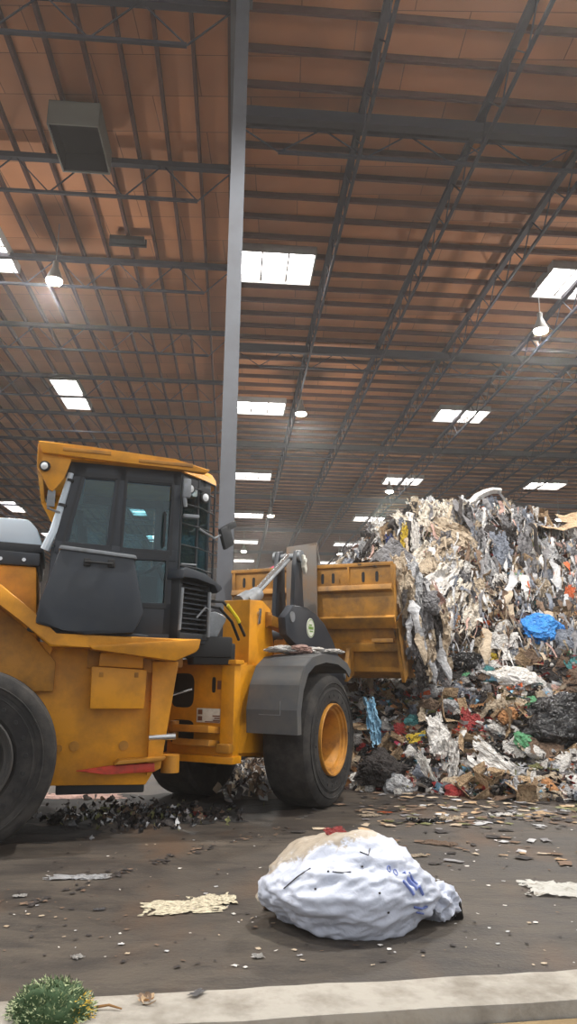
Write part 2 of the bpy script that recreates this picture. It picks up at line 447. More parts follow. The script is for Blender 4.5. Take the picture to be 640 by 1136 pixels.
# duct hood
m = MB(); a0, a1, b0, b1, z0, z1 = -4.87, -3.62, 15.45, 17.2, 14.6, 15.28
for q in ((a0, a0 + .03, b0, b1), (a1 - .03, a1, b0, b1), (a0, a1, b0, b0 + .03), (a0, a1, b1 - .03, b1)): m.box(q[0], q[1], q[2], q[3], z0, z1)
m.box(a0, a1, b0, b1, z1 - .03, z1)
d = m.done('air_duct', DUCTM, F=HF); tag(d, 'boxy galvanised air duct with open dark mouth hanging from roof joists', 'air duct')
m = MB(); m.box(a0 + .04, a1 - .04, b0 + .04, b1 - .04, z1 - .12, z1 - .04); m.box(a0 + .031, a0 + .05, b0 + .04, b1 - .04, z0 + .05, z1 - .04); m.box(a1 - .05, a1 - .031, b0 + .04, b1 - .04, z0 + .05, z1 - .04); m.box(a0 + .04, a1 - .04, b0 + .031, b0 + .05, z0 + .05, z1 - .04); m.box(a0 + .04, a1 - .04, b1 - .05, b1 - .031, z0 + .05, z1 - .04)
m.done('duct_inner_shade', DUCTI, d, F=HF)
# small roof vent left of the duct and sprinkler heads
m = MB(); m.box(-4.3, -3.2, 21.0, 21.25, ROOF - .45, ROOF - .3, .01); m.box(-4.35, -3.15, 21.25, 21.35, ROOF - .5, ROOF - .25, .01)
tag(m.done('roof_vent', CHARD, F=HF), 'small dark vent flush between joists behind the air duct', 'vent')

# high-bay lamps
LENS = emit('lamp_lens_glow', (255, 246, 225), 120.)
HOUS = mat('lamp_housing_metal', (120, 120, 118), .4, metal=.4)
LAMPS = [(-5.89, 20.98, 'glowing round lamp under the roof joists, high above the left edge of cab'),
         (2.91, 31.86, 'glowing round lamp beside the first lengthwise truss, right of the column'),
         (10.53, 22.65, 'glowing round lamp nearest the right edge, largest glow on that side'),
         (10.13, 45.78, 'glowing round lamp hanging above the left shoulder of the trash heap'),
         (2.67, 54.4, 'small distant glowing lamp just right of the column'),
         (.9, 71.2, 'tiny farthest glowing lamp low beside the column'),
         (10.6, 71.5, 'tiny distant glowing lamp above the bucket'),
         (24.89, 52.7, 'glowing round lamp over the right flank of the trash heap'),
         (-6.2, 6.5, 'added unseen round lamp under the roof above the near left floor, nearest to the kerb'),  # from here on: unseen lamps added to light the near floor and roof
         (4.4, 7.5, 'added unseen round lamp under the roof above the big white bag'),
         (15.5, 9., 'added unseen round lamp under the roof over the floor far to the right of the heap'),
         (-17.5, 14., 'added unseen round lamp under the roof far to the left of the loader')]
for a, b, lab in LAMPS:
    w = HF @ Vector((a, b, 13.5))
    e = empty('high_bay_lamp', w, lab, 'lamp')
    T = Matrix.Translation(w)
    m = MB(); m.lathe([(.04, .75), (.09, .7), (.1, .5), (.14, .42), (.26, .1), (.27, .05), (.25, .05)], 24, T=T); m.done('lamp_housing', HOUS, e)
    m = MB(); m.lathe([(.245, .055), (.235, .0), (.15, -.05), (.0001, -.06)], 24, T=T); m.done('lamp_lens', LENS, e)
    m = MB(); m.tube([w + Vector((0, 0, .74)), w + Vector((0, 0, ROOF - 13.5 - .05))], .015, 6); m.done('hanging_rod', HOUS, e)
    ld = bpy.data.lights.new('lamp_light', 'SPOT'); ld.spot_size = R_(166); ld.spot_blend = .3; ld.energy = 3600 if b < 16 else 3000; ld.color = (1, .975, .93); ld.shadow_soft_size = .22
    lo = bpy.data.objects.new('lamp_light', ld); COL.objects.link(lo); lo.location = w + Vector((0, 0, -.34))
    ld2 = bpy.data.lights.new('lamp_uplight', 'POINT'); ld2.energy = 230 if b < 40 else 110; ld2.color = (1, .975, .93); ld2.shadow_soft_size = .15
    l2 = bpy.data.objects.new('lamp_uplight', ld2); COL.objects.link(l2); l2.location = w + Vector((.0, 0, -.34))

exec_parts = []
# ------------------------------------------------------------------ wheel loader
JX, JY = -1.45, 8.66
RF = frame(JX, JY, 17)      # rear half: x forward, y left, z up
FF = frame(JX, JY, 64)      # front half, steered away
L = empty('wheel_loader', (JX, JY, 0), 'large yellow and charcoal wheel loader lifting a full bucket beside the trash heap', 'wheel loader')

def part(m, name, mt, F, parent=None, label=None, angle=35):
    o = m.done(name, mt, parent or L, F, angle)
    if label: o['label'] = label
    return o

# --- rear chassis
m = MB()
m.prism([(-3.9, .95), (-1.5, .72), (-1.25, .47), (-.2, .45), (-.1, .62), (.02, 1.7), (-.2, 1.88), (-3.9, 1.9)], -.6, .6, .015)
m.prism([(-.1, 1.72), (.08, 1.72), (.0, 1.1), (-.06, .62), (-.2, .55), (-.2, 1.72)], -.68, -.56, .01)
m.prism([(-1.35, 1.45), (-1.22, 1.9), (-1.5, 1.9), (-1.5, 1.5)], -.66, -.6, .01)
rear = part(m, 'rear_chassis', YEL, RF)
m = MB(); m.box(-.14, .14, -.58, -.5, 1.66, 1.82, .01); m.tube([(.0, -.5, 1.62), (.0, -.5, 1.84)], .1, 16); m.tube([(.06, -.52, .56), (.06, -.52, .74)], .1, 16)
part(m, 'hinge_pin', YELD, RF, rear)
m = MB()
for x in (-.45, -.95): m.tube([(x, -.605, .85), (x, -.615, .85)], .05, 12)
m.tube([(-1.1, -.604, .83), (-1.1, -.64, .83)], .035, 10)
part(m, 'round_boss', YELD, RF, rear)
m = MB(); m.prism([(-.83, 1.23), (-.28, 1.23), (-.27, 1.63), (-.84, 1.66)], -.82, -.6, .02)
tb = part(m, 'tool_box', YEL, RF)
m = MB(); m.prism([(-.77, 1.66), (-.31, 1.64), (-.31, 1.8), (-.76, 1.8)], -.78, -.6, .015); part(m, 'tool_box_lid', YEL, RF, tb)
m = MB()
for x in (-.74, -.38): m.box(x - .02, x + .02, -.83, -.82, 1.55, 1.6, .003)
part(m, 'latch', YELD, RF, tb)
m = MB(); m.box(-.88, -.75, -.64, -.58, 1.64, 1.84, .01); m.box(-.3, -.2, -.66, -.58, 1.6, 1.86, .01); part(m, 'bracket', YELD, RF, rear)
m = MB(); m.prism([(-.92, .615), (-.62, .655), (-.13, .68), (-.12, .59), (-.62, .575)], -.7, -.64, .008)
part(m, 'red_reflector_bar', REDM, RF, rear, 'scuffed red bar')
m = MB(); m.prism([(-.55, .675), (-.05, .71), (-.02, .745), (-.5, .72)], -.78, -.6, .008); part(m, 'step_plate', YELD, RF, rear)
m = MB(); m.box(-1.1, -.2, -.5, .5, .36, .48, .02); part(m, 'belly_guard', CHARD, RF, rear)

# --- rear fender and platform
m = MB()
top = [(-2.75, 2.3), (-2.3, 2.52), (-1.78, 2.44), (-1.5, 2.22), (-1.22, 1.95), (.24, 1.95)]
bot = [(.22, 1.84), (-.02, 1.76), (-.3, 1.79), (-.85, 1.84), (-1.26, 1.84), (-1.55, 2.08), (-1.82, 2.3), (-2.3, 2.38), (-2.7, 2.18)]
m.prism(top + bot, -1.1, -.55, .02)
m.prism([(x, z) for x, z in [(-.9, 1.86), (.24, 1.95), (.2, 1.82), (-.02, 1.72), (-.85, 1.82)]], -1.12, -.6, .02)
part(m, 'fender_platform', YEL, RF)
m = MB(); m.prism([(-2.9, 1.9), (-2.4, 2.3), (-1.8, 2.24), (-1.48, 2.0), (-1.2, 1.7), (-1.2, 1.4), (-2.9, 1.4)], -.7, -.5, .01)
part(m, 'inner_fender', YELD, RF)  # darker yellow also holds the shade inside the fender arch

# --- engine hood
m = MB(); m.prism([(-4.1, 1.9), (-4.1, 2.72), (-1.47, 2.68), (-1.4, 1.9)], -.68, .68, .03); part(m, 'hood_side_panel', YEL, RF)
m = MB(); m.prism([(-4.1, 2.7), (-4.1, 2.86), (-1.86, 2.83), (-1.44, 2.82), (-1.44, 2.68)], -.72, .72, .025); hb = part(m, 'hood_side_trim', CHAR, RF)
m = MB()
for x in (-1.83, -1.6): m.tube([(x, -.72, 2.74), (x, -.735, 2.74)], .02, 10)
part(m, 'bolt', CHROME, RF, hb)
m = MB(); m.prism([(-4.1, 2.83), (-4.1, 3.0), (-1.42, 2.92), (-1.42, 2.83)], -.66, .66, .02); part(m, 'hood_base', CHARD, RF)
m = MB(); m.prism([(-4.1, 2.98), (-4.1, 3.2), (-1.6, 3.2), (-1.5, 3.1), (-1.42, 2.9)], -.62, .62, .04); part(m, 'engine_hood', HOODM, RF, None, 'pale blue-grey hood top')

# --- cab
cab_plan = [(-1.3, -.8), (-.03, -.8), (.42, -.38), (.42, .42), (-.03, .8), (-1.3, .8)]
m = MB()
def inset(pl, d):
    cx = sum(p[0] for p in pl) / len(pl); cy = sum(p[1] for p in pl) / len(pl)
    return [(x - d * (1 if x > cx else -1), y - d * (1 if y > cy else -1)) for x, y in pl]
m.plan(cab_plan, 1.93, 2.02, .01)                       # cab floor
# lower side shell with door window opening
def wall_panel(m, F2, quad_outer, holes, y0, y1):
    pass
m.prism([(-1.42, 2.0), (-.62, 2.0), (-.62, 2.86), (-1.3, 2.9)], -.8, -.74, .008)        # side panel behind the box
m.prism([(-.62, 2.0), (-.02, 2.0), (-.02, 2.34), (-.62, 2.34)], -.8, -.75, .006)        # door sill
m.prism([(-.62, 2.12), (-.46, 2.12), (-.46, 2.86), (-.62, 2.86)], -.8, -.75, .004)
m.prism([(-.62, 2.8), (-.02, 2.8), (-.02, 2.92), (-.62, 2.92)], -.81, -.75, .006)       # belt rail of door
m.prism([(-1.3, 2.82), (-.62, 2.8), (-.62, 2.93), (-1.3, 2.95)], -.81, -.74, .006)
# pillars
m.prism([(-1.32, 2.9), (-1.18, 2.9), (-1.02, 3.82), (-1.16, 3.82)], -.8, -.72, .01)     # rear pillar, leaning
m.prism([(-.78, 2.9), (-.6, 2.9), (-.6, 3.82), (-.72, 3.82)], -.8, -.74, .01)           # middle pillar
m.prism([(-.14, 2.0), (.0, 2.0), (.0, 3.82), (-.1, 3.82)], -.8, -.7, .01)               # front pillar
m.prism([(-1.3, 3.66), (.0, 3.66), (.0, 3.84), (-1.2, 3.84)], -.8, -.72, .01)           # header
for s in (1,):                                                                         # far side, simpler
    m.prism([(-1.32, 2.0), (0, 2.0), (0, 2.9), (-1.32, 2.9)], .74, .8, .008)
    m.prism([(-1.32, 2.9), (-1.2, 2.9), (-1.08, 3.82), (-1.18, 3.82)], .72, .8, .01)
    m.prism([(-.72, 2.9), (-.62, 2.9), (-.62, 3.82), (-.72, 3.82)], .74, .8, .01)
    m.prism([(-.1, 2.9), (0, 2.9), (0, 3.82), (-.1, 3.82)], .72, .8, .01)
    m.prism([(-1.2, 3.72), (0, 3.72), (0, 3.84), (-1.2, 3.84)], .72, .8, .01)
m.box(-1.34, -1.28, -.74, .74, 2.0, 2.9, .01)                                           # rear wall
m.box(-1.1, -1.04, -.72, .72, 3.7, 3.84, .01)
m.box(.36, .42, -.38, .42, 2.02, 2.35, .01)                                             # front bulkhead
m.box(.36, .42, -.38, .42, 3.7, 3.84, .01); m.box(.38, .42, -.38, -.32, 2.35, 3.7, .008); m.box(.38, .42, .36, .42, 2.35, 3.7, .008)
T = Matrix.Translation((-.03, -.8, 0)) @ Matrix.Rotation(math.atan2(.42, .45), 4, 'Z')
CL = math.hypot(.45, .42)
m.box(0, CL, 0, .04, 3.7, 3.84, .008, T=T)
T2 = Matrix.Translation((.42, .42, 0)) @ Matrix.Rotation(math.atan2(.38, -.45), 4, 'Z')
m.box(0, CL, 0, .04, 3.7, 3.84, .008, T=T2); m.box(0, CL, 0, .04, 2.0, 2.4, .008, T=T2)
cab = part(m, 'cab', CHAR, RF)
# glass
def pane(P, th=.012, name='window_pane', par=None):
    m = MB(); m.prism(P, -.775, -.765); return part(m, name, GLASS, RF, par or cab)
pane([(-1.2, 2.93), (-.76, 2.92), (-.71, 3.68), (-1.06, 3.68)])
pane([(-.6, 2.9), (-.12, 2.9), (-.12, 3.68), (-.6, 3.68)])
pane([(-.47, 2.32), (-.14, 2.32), (-.14, 2.82), (-.47, 2.82)])
m = MB(); m.box(-1.31, -1.3, -.7, .7, 2.9, 3.0); m.prism([(-1.33, 2.88), (-1.31, 2.88), (-1.12, 3.72), (-1.14, 3.72)], -.76, .76); part(m, 'window_pane', GLASS, RF, cab)
m = MB(); m.prism([(-1.2, 2.9), (-.12, 2.9), (-.12, 3.72), (-1.1, 3.72)], .765, .775); part(m, 'window_pane', GLASS, RF, cab)
m = MB(); m.box(.395, .405, -.34, .38, 2.33, 3.72); part(m, 'windscreen', GLASS, RF, cab)
m = MB(); m.box(.02, CL - .02, .012, .022, 2.66, 3.72, T=T); part(m, 'windscreen', GLASS, RF, cab)
m = MB(); m.box(.02, CL - .02, .012, .022, 2.4, 3.72, T=T2); part(m, 'windscreen', GLASS, RF, cab)
# rear corner: pale strip painted in for sky reflected by the glass
m = MB(); m.tube([(-1.4, -.74, 2.86), (-1.33, -.79, 3.05), (-1.2, -.8, 3.7)], [.05, .042, .03], 8); part(m, 'corner_reflection', HOODM, RF, cab, 'pale edge strip for sky reflected in the corner glass')
m = MB(); m.tube([(-1.265, -.8, 3.32), (-1.26, -.8, 3.35)], .046, 8); m.tube([(-1.205, -.8, 3.6), (-1.2, -.8, 3.63)], .04, 8); part(m, 'clamp_band', BLK, RF, cab)
# door seals (dark window surrounds)
def ring(P, w, y0, y1, mm):
    n = len(P); c = Vector((sum(p[0] for p in P) / n, sum(p[1] for p in P) / n))
    for i in range(n):
        a = Vector(P[i]); b = Vector(P[(i + 1) % n])
        ai = a + (c - a).normalized() * w; bi = b + (c - b).normalized() * w
        mm.prism([tuple(a), tuple(b), tuple(bi), tuple(ai)], y0, y1)
m = MB()
ring([(-.5, 2.28), (-.1, 2.28), (-.1, 2.86), (-.5, 2.86)], .05, -.812, -.795, m)
ring([(-.63, 2.88), (-.07, 2.86), (-.08, 3.72), (-.62, 3.72)], .05, -.812, -.795, m)
ring([(-1.24, 2.9), (-.72, 2.88), (-.68, 3.72), (-1.09, 3.72)], .05, -.812, -.795, m)
part(m, 'window_seal', CHARD, RF, cab)
m = MB(); m.tube([(-.17, -.815, 2.96), (-.17, -.86, 3.0), (-.17, -.86, 3.3), (-.17, -.815, 3.34)], .014, 8)
m.tube([(-.2, -.81, 3.86), (-.2, -.83, 3.86)], .02, 8)
part(m, 'grab_handle', CHARD, RF, cab)
# interior
m = MB(); m.box(-.95, -.5, -.28, .28, 2.3, 2.5, .05); m.prism([(-1.02, 2.45), (-.88, 2.45), (-.98, 3.25), (-1.1, 3.25)], -.26, .26, .04); m.box(-1.12, -1.02, -.14, .14, 3.25, 3.45, .03); m.box(-.85, -.6, -.15, .15, 2.02, 2.3, .02)
part(m, 'operator_seat', SEAT, RF, cab)
m = MB(); T3 = Matrix.Translation((-.12, 0, 2.86)) @ Matrix.Rotation(R_(-35), 4, 'Y')
m.lathe([(.185 + .014 * math.cos(t * math.pi / 4), .014 * math.sin(t * math.pi / 4)) for t in range(8)], 28, T=T3, close=True)
m.tube([(-.12, 0, 2.86), (.15, 0, 2.3)], .03, 8); m.box(-.3, -.26, -.0, .0 + .001, 2.9, 2.901)
for a in (0, 2.1, 4.2): m.tube([T3 @ Vector((0, 0, 0)), T3 @ Vector((.18 * math.cos(a), .18 * math.sin(a), 0))], .012, 6)
part(m, 'steering_wheel', BLK, RF, cab)
m = MB(); m.box(.1, .34, -.35, .38, 2.05, 2.7, .04); m.box(-.3, -.05, .5, .72, 2.05, 2.8, .03); part(m, 'dashboard', SEAT, RF, cab)

# dark storage box on the cab's flank
m = MB(); m.prism([(-1.42, 2.06), (-1.4, 2.28), (-1.24, 2.83), (-.5, 2.77), (-.37, 2.2), (-.46, 1.99), (-.95, 1.96), (-1.15, 2.0)], -1.14, -.8, .035)
sb = part(m, 'side_box', CHAR, RF)
m = MB(); m.prism([(-1.26, 2.81), (-1.24, 2.85), (-.49, 2.79), (-.47, 2.75)], -1.16, -.82, .012); part(m, 'side_box_rim', GREYM, RF, sb)
m = MB(); m.tube([(-.99, -1.15, 2.7), (-.99, -1.18, 2.69), (-.72, -1.18, 2.68), (-.72, -1.15, 2.69)], .011, 6)
for x in (-.97, -.73): m.box(x - .035, x + .035, -1.17, -1.13, 2.65, 2.73, .01)
part(m, 'box_handle', BLK, RF, sb)
m = MB(); m.prism([(-1.5, 2.0), (-1.36, 2.3), (-1.3, 2.06), (-.3, 1.98), (-.3, 1.94), (-1.3, 1.94)], -1.02, -.78, .01); part(m, 'box_support', CHARD, RF, sb)

# roof
m = MB()
pl = [(-1.55, -.9), (-.1, -.92), (.34, -.5), (.5, -.3), (.5, .34), (.34, .54), (-.1, .94), (-1.55, .9)]
m.plan([(x, y) for x, y in pl], 3.83, 3.9, 0, top=[(x * .985, y * .97) for x, y in pl])
m.plan([(x * .985, y * .97) for x, y in pl], 3.9, 3.98, .02, top=[(x * .9, y * .86) for x, y in pl])
m.prism([(-1.56, 3.99), (-1.0, 3.975), (-.1, 3.93), (.3, 3.84), (.24, 3.8), (-.1, 3.82), (-.85, 3.84), (-1.5, 3.86)], -.95, -.86, .012)
roof = part(m, 'cab_roof', YEL, RF)
m = MB(); m.prism([(-1.56, 3.97), (-1.48, 3.97), (-1.3, 3.85), (-1.2, 3.84), (-1.26, 3.62), (-1.37, 3.46), (-1.41, 3.48), (-1.55, 3.72)], -.9, -.86, .008)
m.prism([(-1.56, 3.97), (-1.48, 3.97), (-1.3, 3.85), (-1.2, 3.84), (-1.26, 3.62), (-1.37, 3.46), (-1.41, 3.48), (-1.55, 3.72)], .86, .9, .008)
m.prism([(-1.56, 3.97), (-1.55, 3.72), (-1.5, 3.72), (-1.5, 3.9), (-1.45, 3.97)], -.9, .9, .006)
part(m, 'rear_visor', YEL, RF, roof)
m = MB(); m.box(-.5, .1, -.963, -.945, 3.85, 3.89, .004); m.box(-1.3, -.8, -.963, -.945, 3.9, 3.94, .004); part(m, 'roof_gutter', YELD, RF, roof)
def worklamp(c, r, d, par, name='work_lamp'):
    c = Vector(c); d = Vector(d).normalized(); q = d.to_track_quat('Z', 'Y').to_matrix().to_4x4(); T = Matrix.Translation(c) @ q
    m = MB(); m.lathe([(.02, -.1), (r * .7, -.09), (r, -.02), (r, .01), (r * .85, .012)], 18, T=T); o = part(m, name, BLK, RF, par)
    m = MB(); m.lathe([(r * .86, .005), (r * .5, .02), (.0001, .025)], 18, T=T); part(m, 'lamp_glass', LAMPG, RF, par)
worklamp((-1.47, -.93, 3.72), .055, (-.3, -1, -.15), roof)
worklamp((-1.47, .7, 3.72), .055, (-1, .1, -.15), roof)
m = MB(); m.tube([(-1.3, -.85, 3.7), (-1.37, -.86, 3.5), (-1.4, -.86, 3.28), (-1.28, -.82, 3.25)], .016, 6); m.box(-1.42, -1.34, -.88, -.84, 3.3, 3.48, .01); part(m, 'visor_bracket', GREYM, RF, roof)

# front corner guard, work lamps, mirror, air intake
m = MB()
G0 = Matrix.Translation((.0, -.9, 0)) @ Matrix.Rotation(math.atan2(.42, .45), 4, 'Z'); GL = .62
for z in (2.75, 2.98, 3.22, 3.45, 3.66): m.tube([G0 @ Vector((0, 0, z)), G0 @ Vector((GL * .5, -.02, z)), G0 @ Vector((GL, 0, z - .02))], .009, 6)
for t in (0, .3, .62): m.tube([G0 @ Vector((t, 0, 2.66)), G0 @ Vector((t, 0, 3.78))], .013, 6)
m.tube([G0 @ Vector((.62, 0, 3.78)), G0 @ Vector((.5, .1, 3.84))], .012, 6)
part(m, 'window_guard', CHARD, RF, cab)
worklamp(G0 @ Vector((.08, -.05, 3.62)), .06, (.6, -1, -.1), cab)
worklamp(G0 @ Vector((.36, -.05, 3.58)), .065, (.6, -1, -.1), cab)
m = MB(); m.tube([(.05, -.9, 3.7), (.02, -.93, 3.55), (.04, -.92, 3.4)], .022, 8); m.box(.0, .09, -.96, -.88, 3.5, 3.72, .02); m.box(.02, .2, -.93, -.86, 3.28, 3.32, .01); m.tube([(.02, -.92, 2.76), (.2, -.84, 2.77)], .01, 6)
part(m, 'lamp_bracket', GREYM, RF, cab)
m = MB(); m.tube([G0 @ Vector((.3, -.03, 3.2)), G0 @ Vector((.5, -.1, 3.12)), G0 @ Vector((.68, -.12, 3.22))], .014, 6)
mir = part(m, 'mirror_arm', GREYM, RF, cab)
m = MB(); T5 = G0 @ Matrix.Translation((.7, -.12, 3.2)) @ Matrix.Rotation(R_(-28), 4, 'Y'); m.box(-.1, .1, -.02, .03, -.16, .1, .02, T=T5); m.box(.02, .24, -.02, .02, .02, .1, .015, T=T5); part(m, 'mirror_head', CHARD, RF, cab)
# air intake / step housing under the windscreen corner
T = Matrix.Translation((-.02, -.84, 0)) @ Matrix.Rotation(math.atan2(.42, .45), 4, 'Z')
m = MB()
m.box(0, .05, -.06, .1, 1.96, 2.66, .008, T=T); m.box(.52, .57, -.06, .1, 1.96, 2.6, .008, T=T); m.box(0, .57, -.06, .1, 1.96, 2.03, .008, T=T); m.box(0, .57, .06, .1, 2.0, 2.64, .0, T=T)
ai = part(m, 'air_intake', CHARD, RF)
m = MB()
for i in range(10): m.box(.05, .52, -.05, .03, 2.07 + i * .055, 2.085 + i * .055, 0, T=T @ Matrix.Translation((0, 0, 0)))
part(m, 'louvre_panel', CHAR, RF, ai)
m = MB(); m.prism([(-.05, 2.6), (-.04, 2.7), (.0, 2.73), (.35, 2.7), (.66, 2.6), (.7, 2.56), (.6, 2.5), (.55, 2.6), (.2, 2.64)], -.14, .12, .015, T=T); part(m, 'intake_hood', CHAR, RF, ai)
m = MB(); m.tube([T @ Vector((-.02, -.1, 2.05)), T @ Vector((-.02, -.12, 2.5))], .016, 8); m.tube([T @ Vector((.5, -.1, 2.0)), T @ Vector((.47, -.12, 2.5))], .02, 8); m.tube([T @ Vector((.3, -.08, 2.2)), T @ Vector((.38, -.14, 2.32)), T @ Vector((.5, -.1, 2.3))], .012, 6)
part(m, 'grab_rail', GREYM, RF, ai)
# dark mass between cab and mast
m = MB(); m.box(-.02, .75, -.35, .4, 1.78, 2.02, .03); m.box(.3, .8, -.3, .2, 1.7, 1.95, .03); part(m, 'hitch_cover', BLK, RF)
m = MB(); m.prism([(.05, 1.95), (.55, 1.95), (.7, 2.25), (.55, 2.32), (.1, 2.2)], -.3, .1, .05); part(m, 'valve_cover', GREYM, RF)
# hoses
m = MB(); m.tube([(.42, -.4, 2.42), (.6, -.42, 2.42), (.8, -.3, 2.25), (.95, -.1, 2.05)], .018, 8); m.tube([(.42, -.4, 2.36), (.56, -.42, 2.35), (.74, -.3, 2.2), (.88, -.1, 2.0)], .018, 8); part(m, 'hydraulic_hose', BLK, RF)
m = MB(); m.tube([(.66, -.41, 2.385), (.8, -.3, 2.25), (.84, -.26, 2.2)], .024, 8); part(m, 'hose_wrap', YHOSE, RF)

# --- wheels
def wheel(F, x, yo, sgn, disc, label=None):
    """yo: outer face, sgn: -1 right side, +1 left"""
    T = F @ Matrix.Translation((x, yo, .81)) @ Matrix.Rotation(R_(90 if sgn < 0 else -90), 4, 'X')
    prof = [(.43, -.1), (.44, -.02), (.47, .0), (.55, .006), (.62, .004), (.64, -.004), (.655, .002), (.72, -.004), (.765, -.02), (.795, -.05), (.81, -.1), (.812, -.18), (.812, -.44), (.81, -.52), (.79, -.58), (.74, -.61), (.55, -.61), (.45, -.58), (.43, -.5)]
    m = MB(); m.lathe(prof, 96, T=T, close=True)
    t = m.done('tyre', RUB, L, None, 28)
    if label: t['label'] = label
    m = MB()
    for k in range(22):
        a = 2 * math.pi * (k + .3) / 22
        c = Vector((.545 * math.cos(a), .545 * math.sin(a), 0)); T2 = T @ Matrix.Translation(c)
        m.lathe([(.0001, .009), (.019, .009), (.022, .004), (.022, -.002)], 10, T=T2)
    m.done('sidewall_hole', BLK, t)
    m = MB()
    for rr in (.685, .6):
        m.lathe([(rr, -.002), (rr + .004, .01), (rr + .012, .01), (rr + .016, -.002)], 96, T=T, close=True)
    m.done('sidewall_rib', RUB, t)
    m = MB()
    m.lathe([(.44, -.03), (.44, .022), (.43, .03), (.415, .024), (.41, .0), (.39, -.012), (.385, -.04), (.355, -.05), (.35, -.07), (.335, -.1), (.325, -.3), (.31, -.32), (.22, -.33), (.2, -.3), (.16, -.27), (.0001, -.26)], 72, T=T, cap=False)
    r = m.done('wheel_rim', RIM if disc == 0 else RIMD, t, None, 30)
    m = MB()
    for k in range(12):
        a = 2 * math.pi * k / 12; T2 = T @ Matrix.Translation((.265 * math.cos(a), .265 * math.sin(a), -.325))
        m.lathe([(.017, 0), (.017, .03), (.0001, .032)], 6, T=T2)
    m.done('wheel_nut', RIMD, t)
    return t
wheel(RF, -1.93, -1.45, -1, 1)
wheel(RF, -1.93, 1.45, 1, 1)
wheel(FF, 1.66, -1.47, -1, 0)
wheel(FF, 1.66, .87, 1, 0)
m = MB(); m.tube([(-1.93, -.9, .81), (-1.93, .9, .81)], .2, 16); m.box(-2.2, -1.66, -.4, .4, .55, 1.1, .05); part(m, 'rear_axle', YELD, RF)
m = MB(); m.tube([(1.66, -.95, .81), (1.66, .4, .81)], .2, 16); m.box(1.4, 1.95, -.6, .1, .55, 1.1, .05); part(m, 'front_axle', YELD, FF)

# --- front frame
m = MB()
m.prism([(.35, .66), (1.3, .6), (2.2, .62), (2.5, 1.0), (2.45, 1.5), (1.7, 1.74), (.35, 1.74)], -.64, .14, .015)
m.prism([(.3, .62), (.45, .62), (.45, 1.74), (.3, 1.74)], -.8, -.62, .012)
m.prism([(.45, .7), (1.3, .64), (1.6, 1.2), (1.67, 1.68), (.45, 1.72)], -.74, -.6, .012)
m.box(.27, .47, -.83, .16, 1.71, 1.76, .008); m.box(.27, .47, -.82, .16, .6, .68, .008)
fr = part(m, 'front_frame', YEL, FF)
m = MB()
def sslot(m, y0, y1, z0, z1, x, r=.5, d=.012):
    """rounded dark opening on a face at local x"""
    cy, cz = (y0 + y1) / 2, (z0 + z1) / 2; hw, hh = (y1 - y0) / 2, (z1 - z0) / 2; pts = []
    for k in range(24):
        a = 2 * math.pi * k / 24; c, s = math.cos(a), math.sin(a); e = .5
        pts.append((cy + hw * abs(c) ** e * (1 if c > 0 else -1), cz + hh * abs(s) ** e * (1 if s > 0 else -1)))
    va = [m.bm.verts.new((x, y, z)) for y, z in pts]; vb = [m.bm.verts.new((x + d, y, z)) for y, z in pts]
    m.bm.faces.new(va)
    for i in range(24): m.bm.faces.new([va[i], va[(i + 1) % 24], vb[(i + 1) % 24], vb[i]])
sslot(m, -.22, .1, 1.2, 1.6, .344); sslot(m, -.24, .1, .78, 1.06, .344); sslot(m, -.52, -.47, 1.38, 1.56, .344)
part(m, 'frame_opening', BLK, FF, fr)
m = MB(); m.box(.33, .348, -.6, -.28, 1.04, 1.2, .003); lab = part(m, 'warning_label', WHITEP, FF, fr, 'white warning label with brown printing')
m = MB()
for z, w in ((1.06, .1), (1.085, .08), (1.11, .11)): m.box(.326, .33, -.6, -.6 + w * .9, z, z + .014)
m.box(.326, .33, -.36, -.3, 1.13, 1.185); m.box(.326, .33, -.36, -.3, 1.06, 1.11)
m.box(.326, .33, -.59, -.4, 1.045, 1.056)
part(m, 'label_print', BROWNP, FF, fr)
m = MB(); m.box(.332, .348, -.64, -.55, 1.42, 1.52, .003); part(m, 'small_plate', BROWNP, FF, fr)
m = MB(); m.prism([(.05, .95), (.35, .92), (.35, .99), (.05, 1.03)], -.62, -.1, .01); m.prism([(.1, .8), (.35, .78), (.35, .84), (.12, .87)], -.6, -.1, .01); m.box(.22, .36, -.8, -.62, .72, .82, .02); m.tube([(.12, -.12, .86), (.12, -.12, 1.06)], .05, 12)
part(m, 'hinge_bracket', YELD, FF, fr)
# mast tower
m = MB()
m.prism([(.88, 1.7), (.88, 2.52), (1.22, 2.54), (1.46, 2.44), (1.5, 2.1), (1.58, 1.86), (1.72, 1.64), (1.5, 1.1), (1.3, .66), (.9, .7)], -.66, -.27, .014)
tw = part(m, 'lift_tower', YEL, FF)
m = MB(); m.prism([(1.3, 2.22), (2.15, 2.1), (2.2, 2.24), (1.3, 2.36)], -.76, -.62, .012); m.box(1.3, 1.42, -.7, -.66, 2.2, 2.4, .01); part(m, 'cross_bar', YELD, FF, tw)
m = MB()
for q, w2 in (((1.12, 2.33), .02), ((1.25, 1.55), .02)):
    m.prism([(q[0] - .04, q[1] - .11), (q[0] + .02, q[1] - .09), (q[0] + .05, q[1] + .1), (q[0] - .01, q[1] + .1)], -.68, -.66, .006)
m.tube([(1.1, -.66, 2.36), (1.1, -.69, 2.36)], .03, 12); m.tube([(1.24, -.66, 1.52), (1.24, -.69, 1.52)], .026, 12)
part(m, 'grease_fitting', CHROME, FF, tw)
m = MB(); m.tube([(1.1, -.45, 2.5), (1.45, -.45, 2.66)], [.12, .1], 16); m.tube([(.95, -.45, 2.5), (1.2, -.45, 2.6)], .09, 12); part(m, 'tilt_cylinder', GREYM, FF, tw)
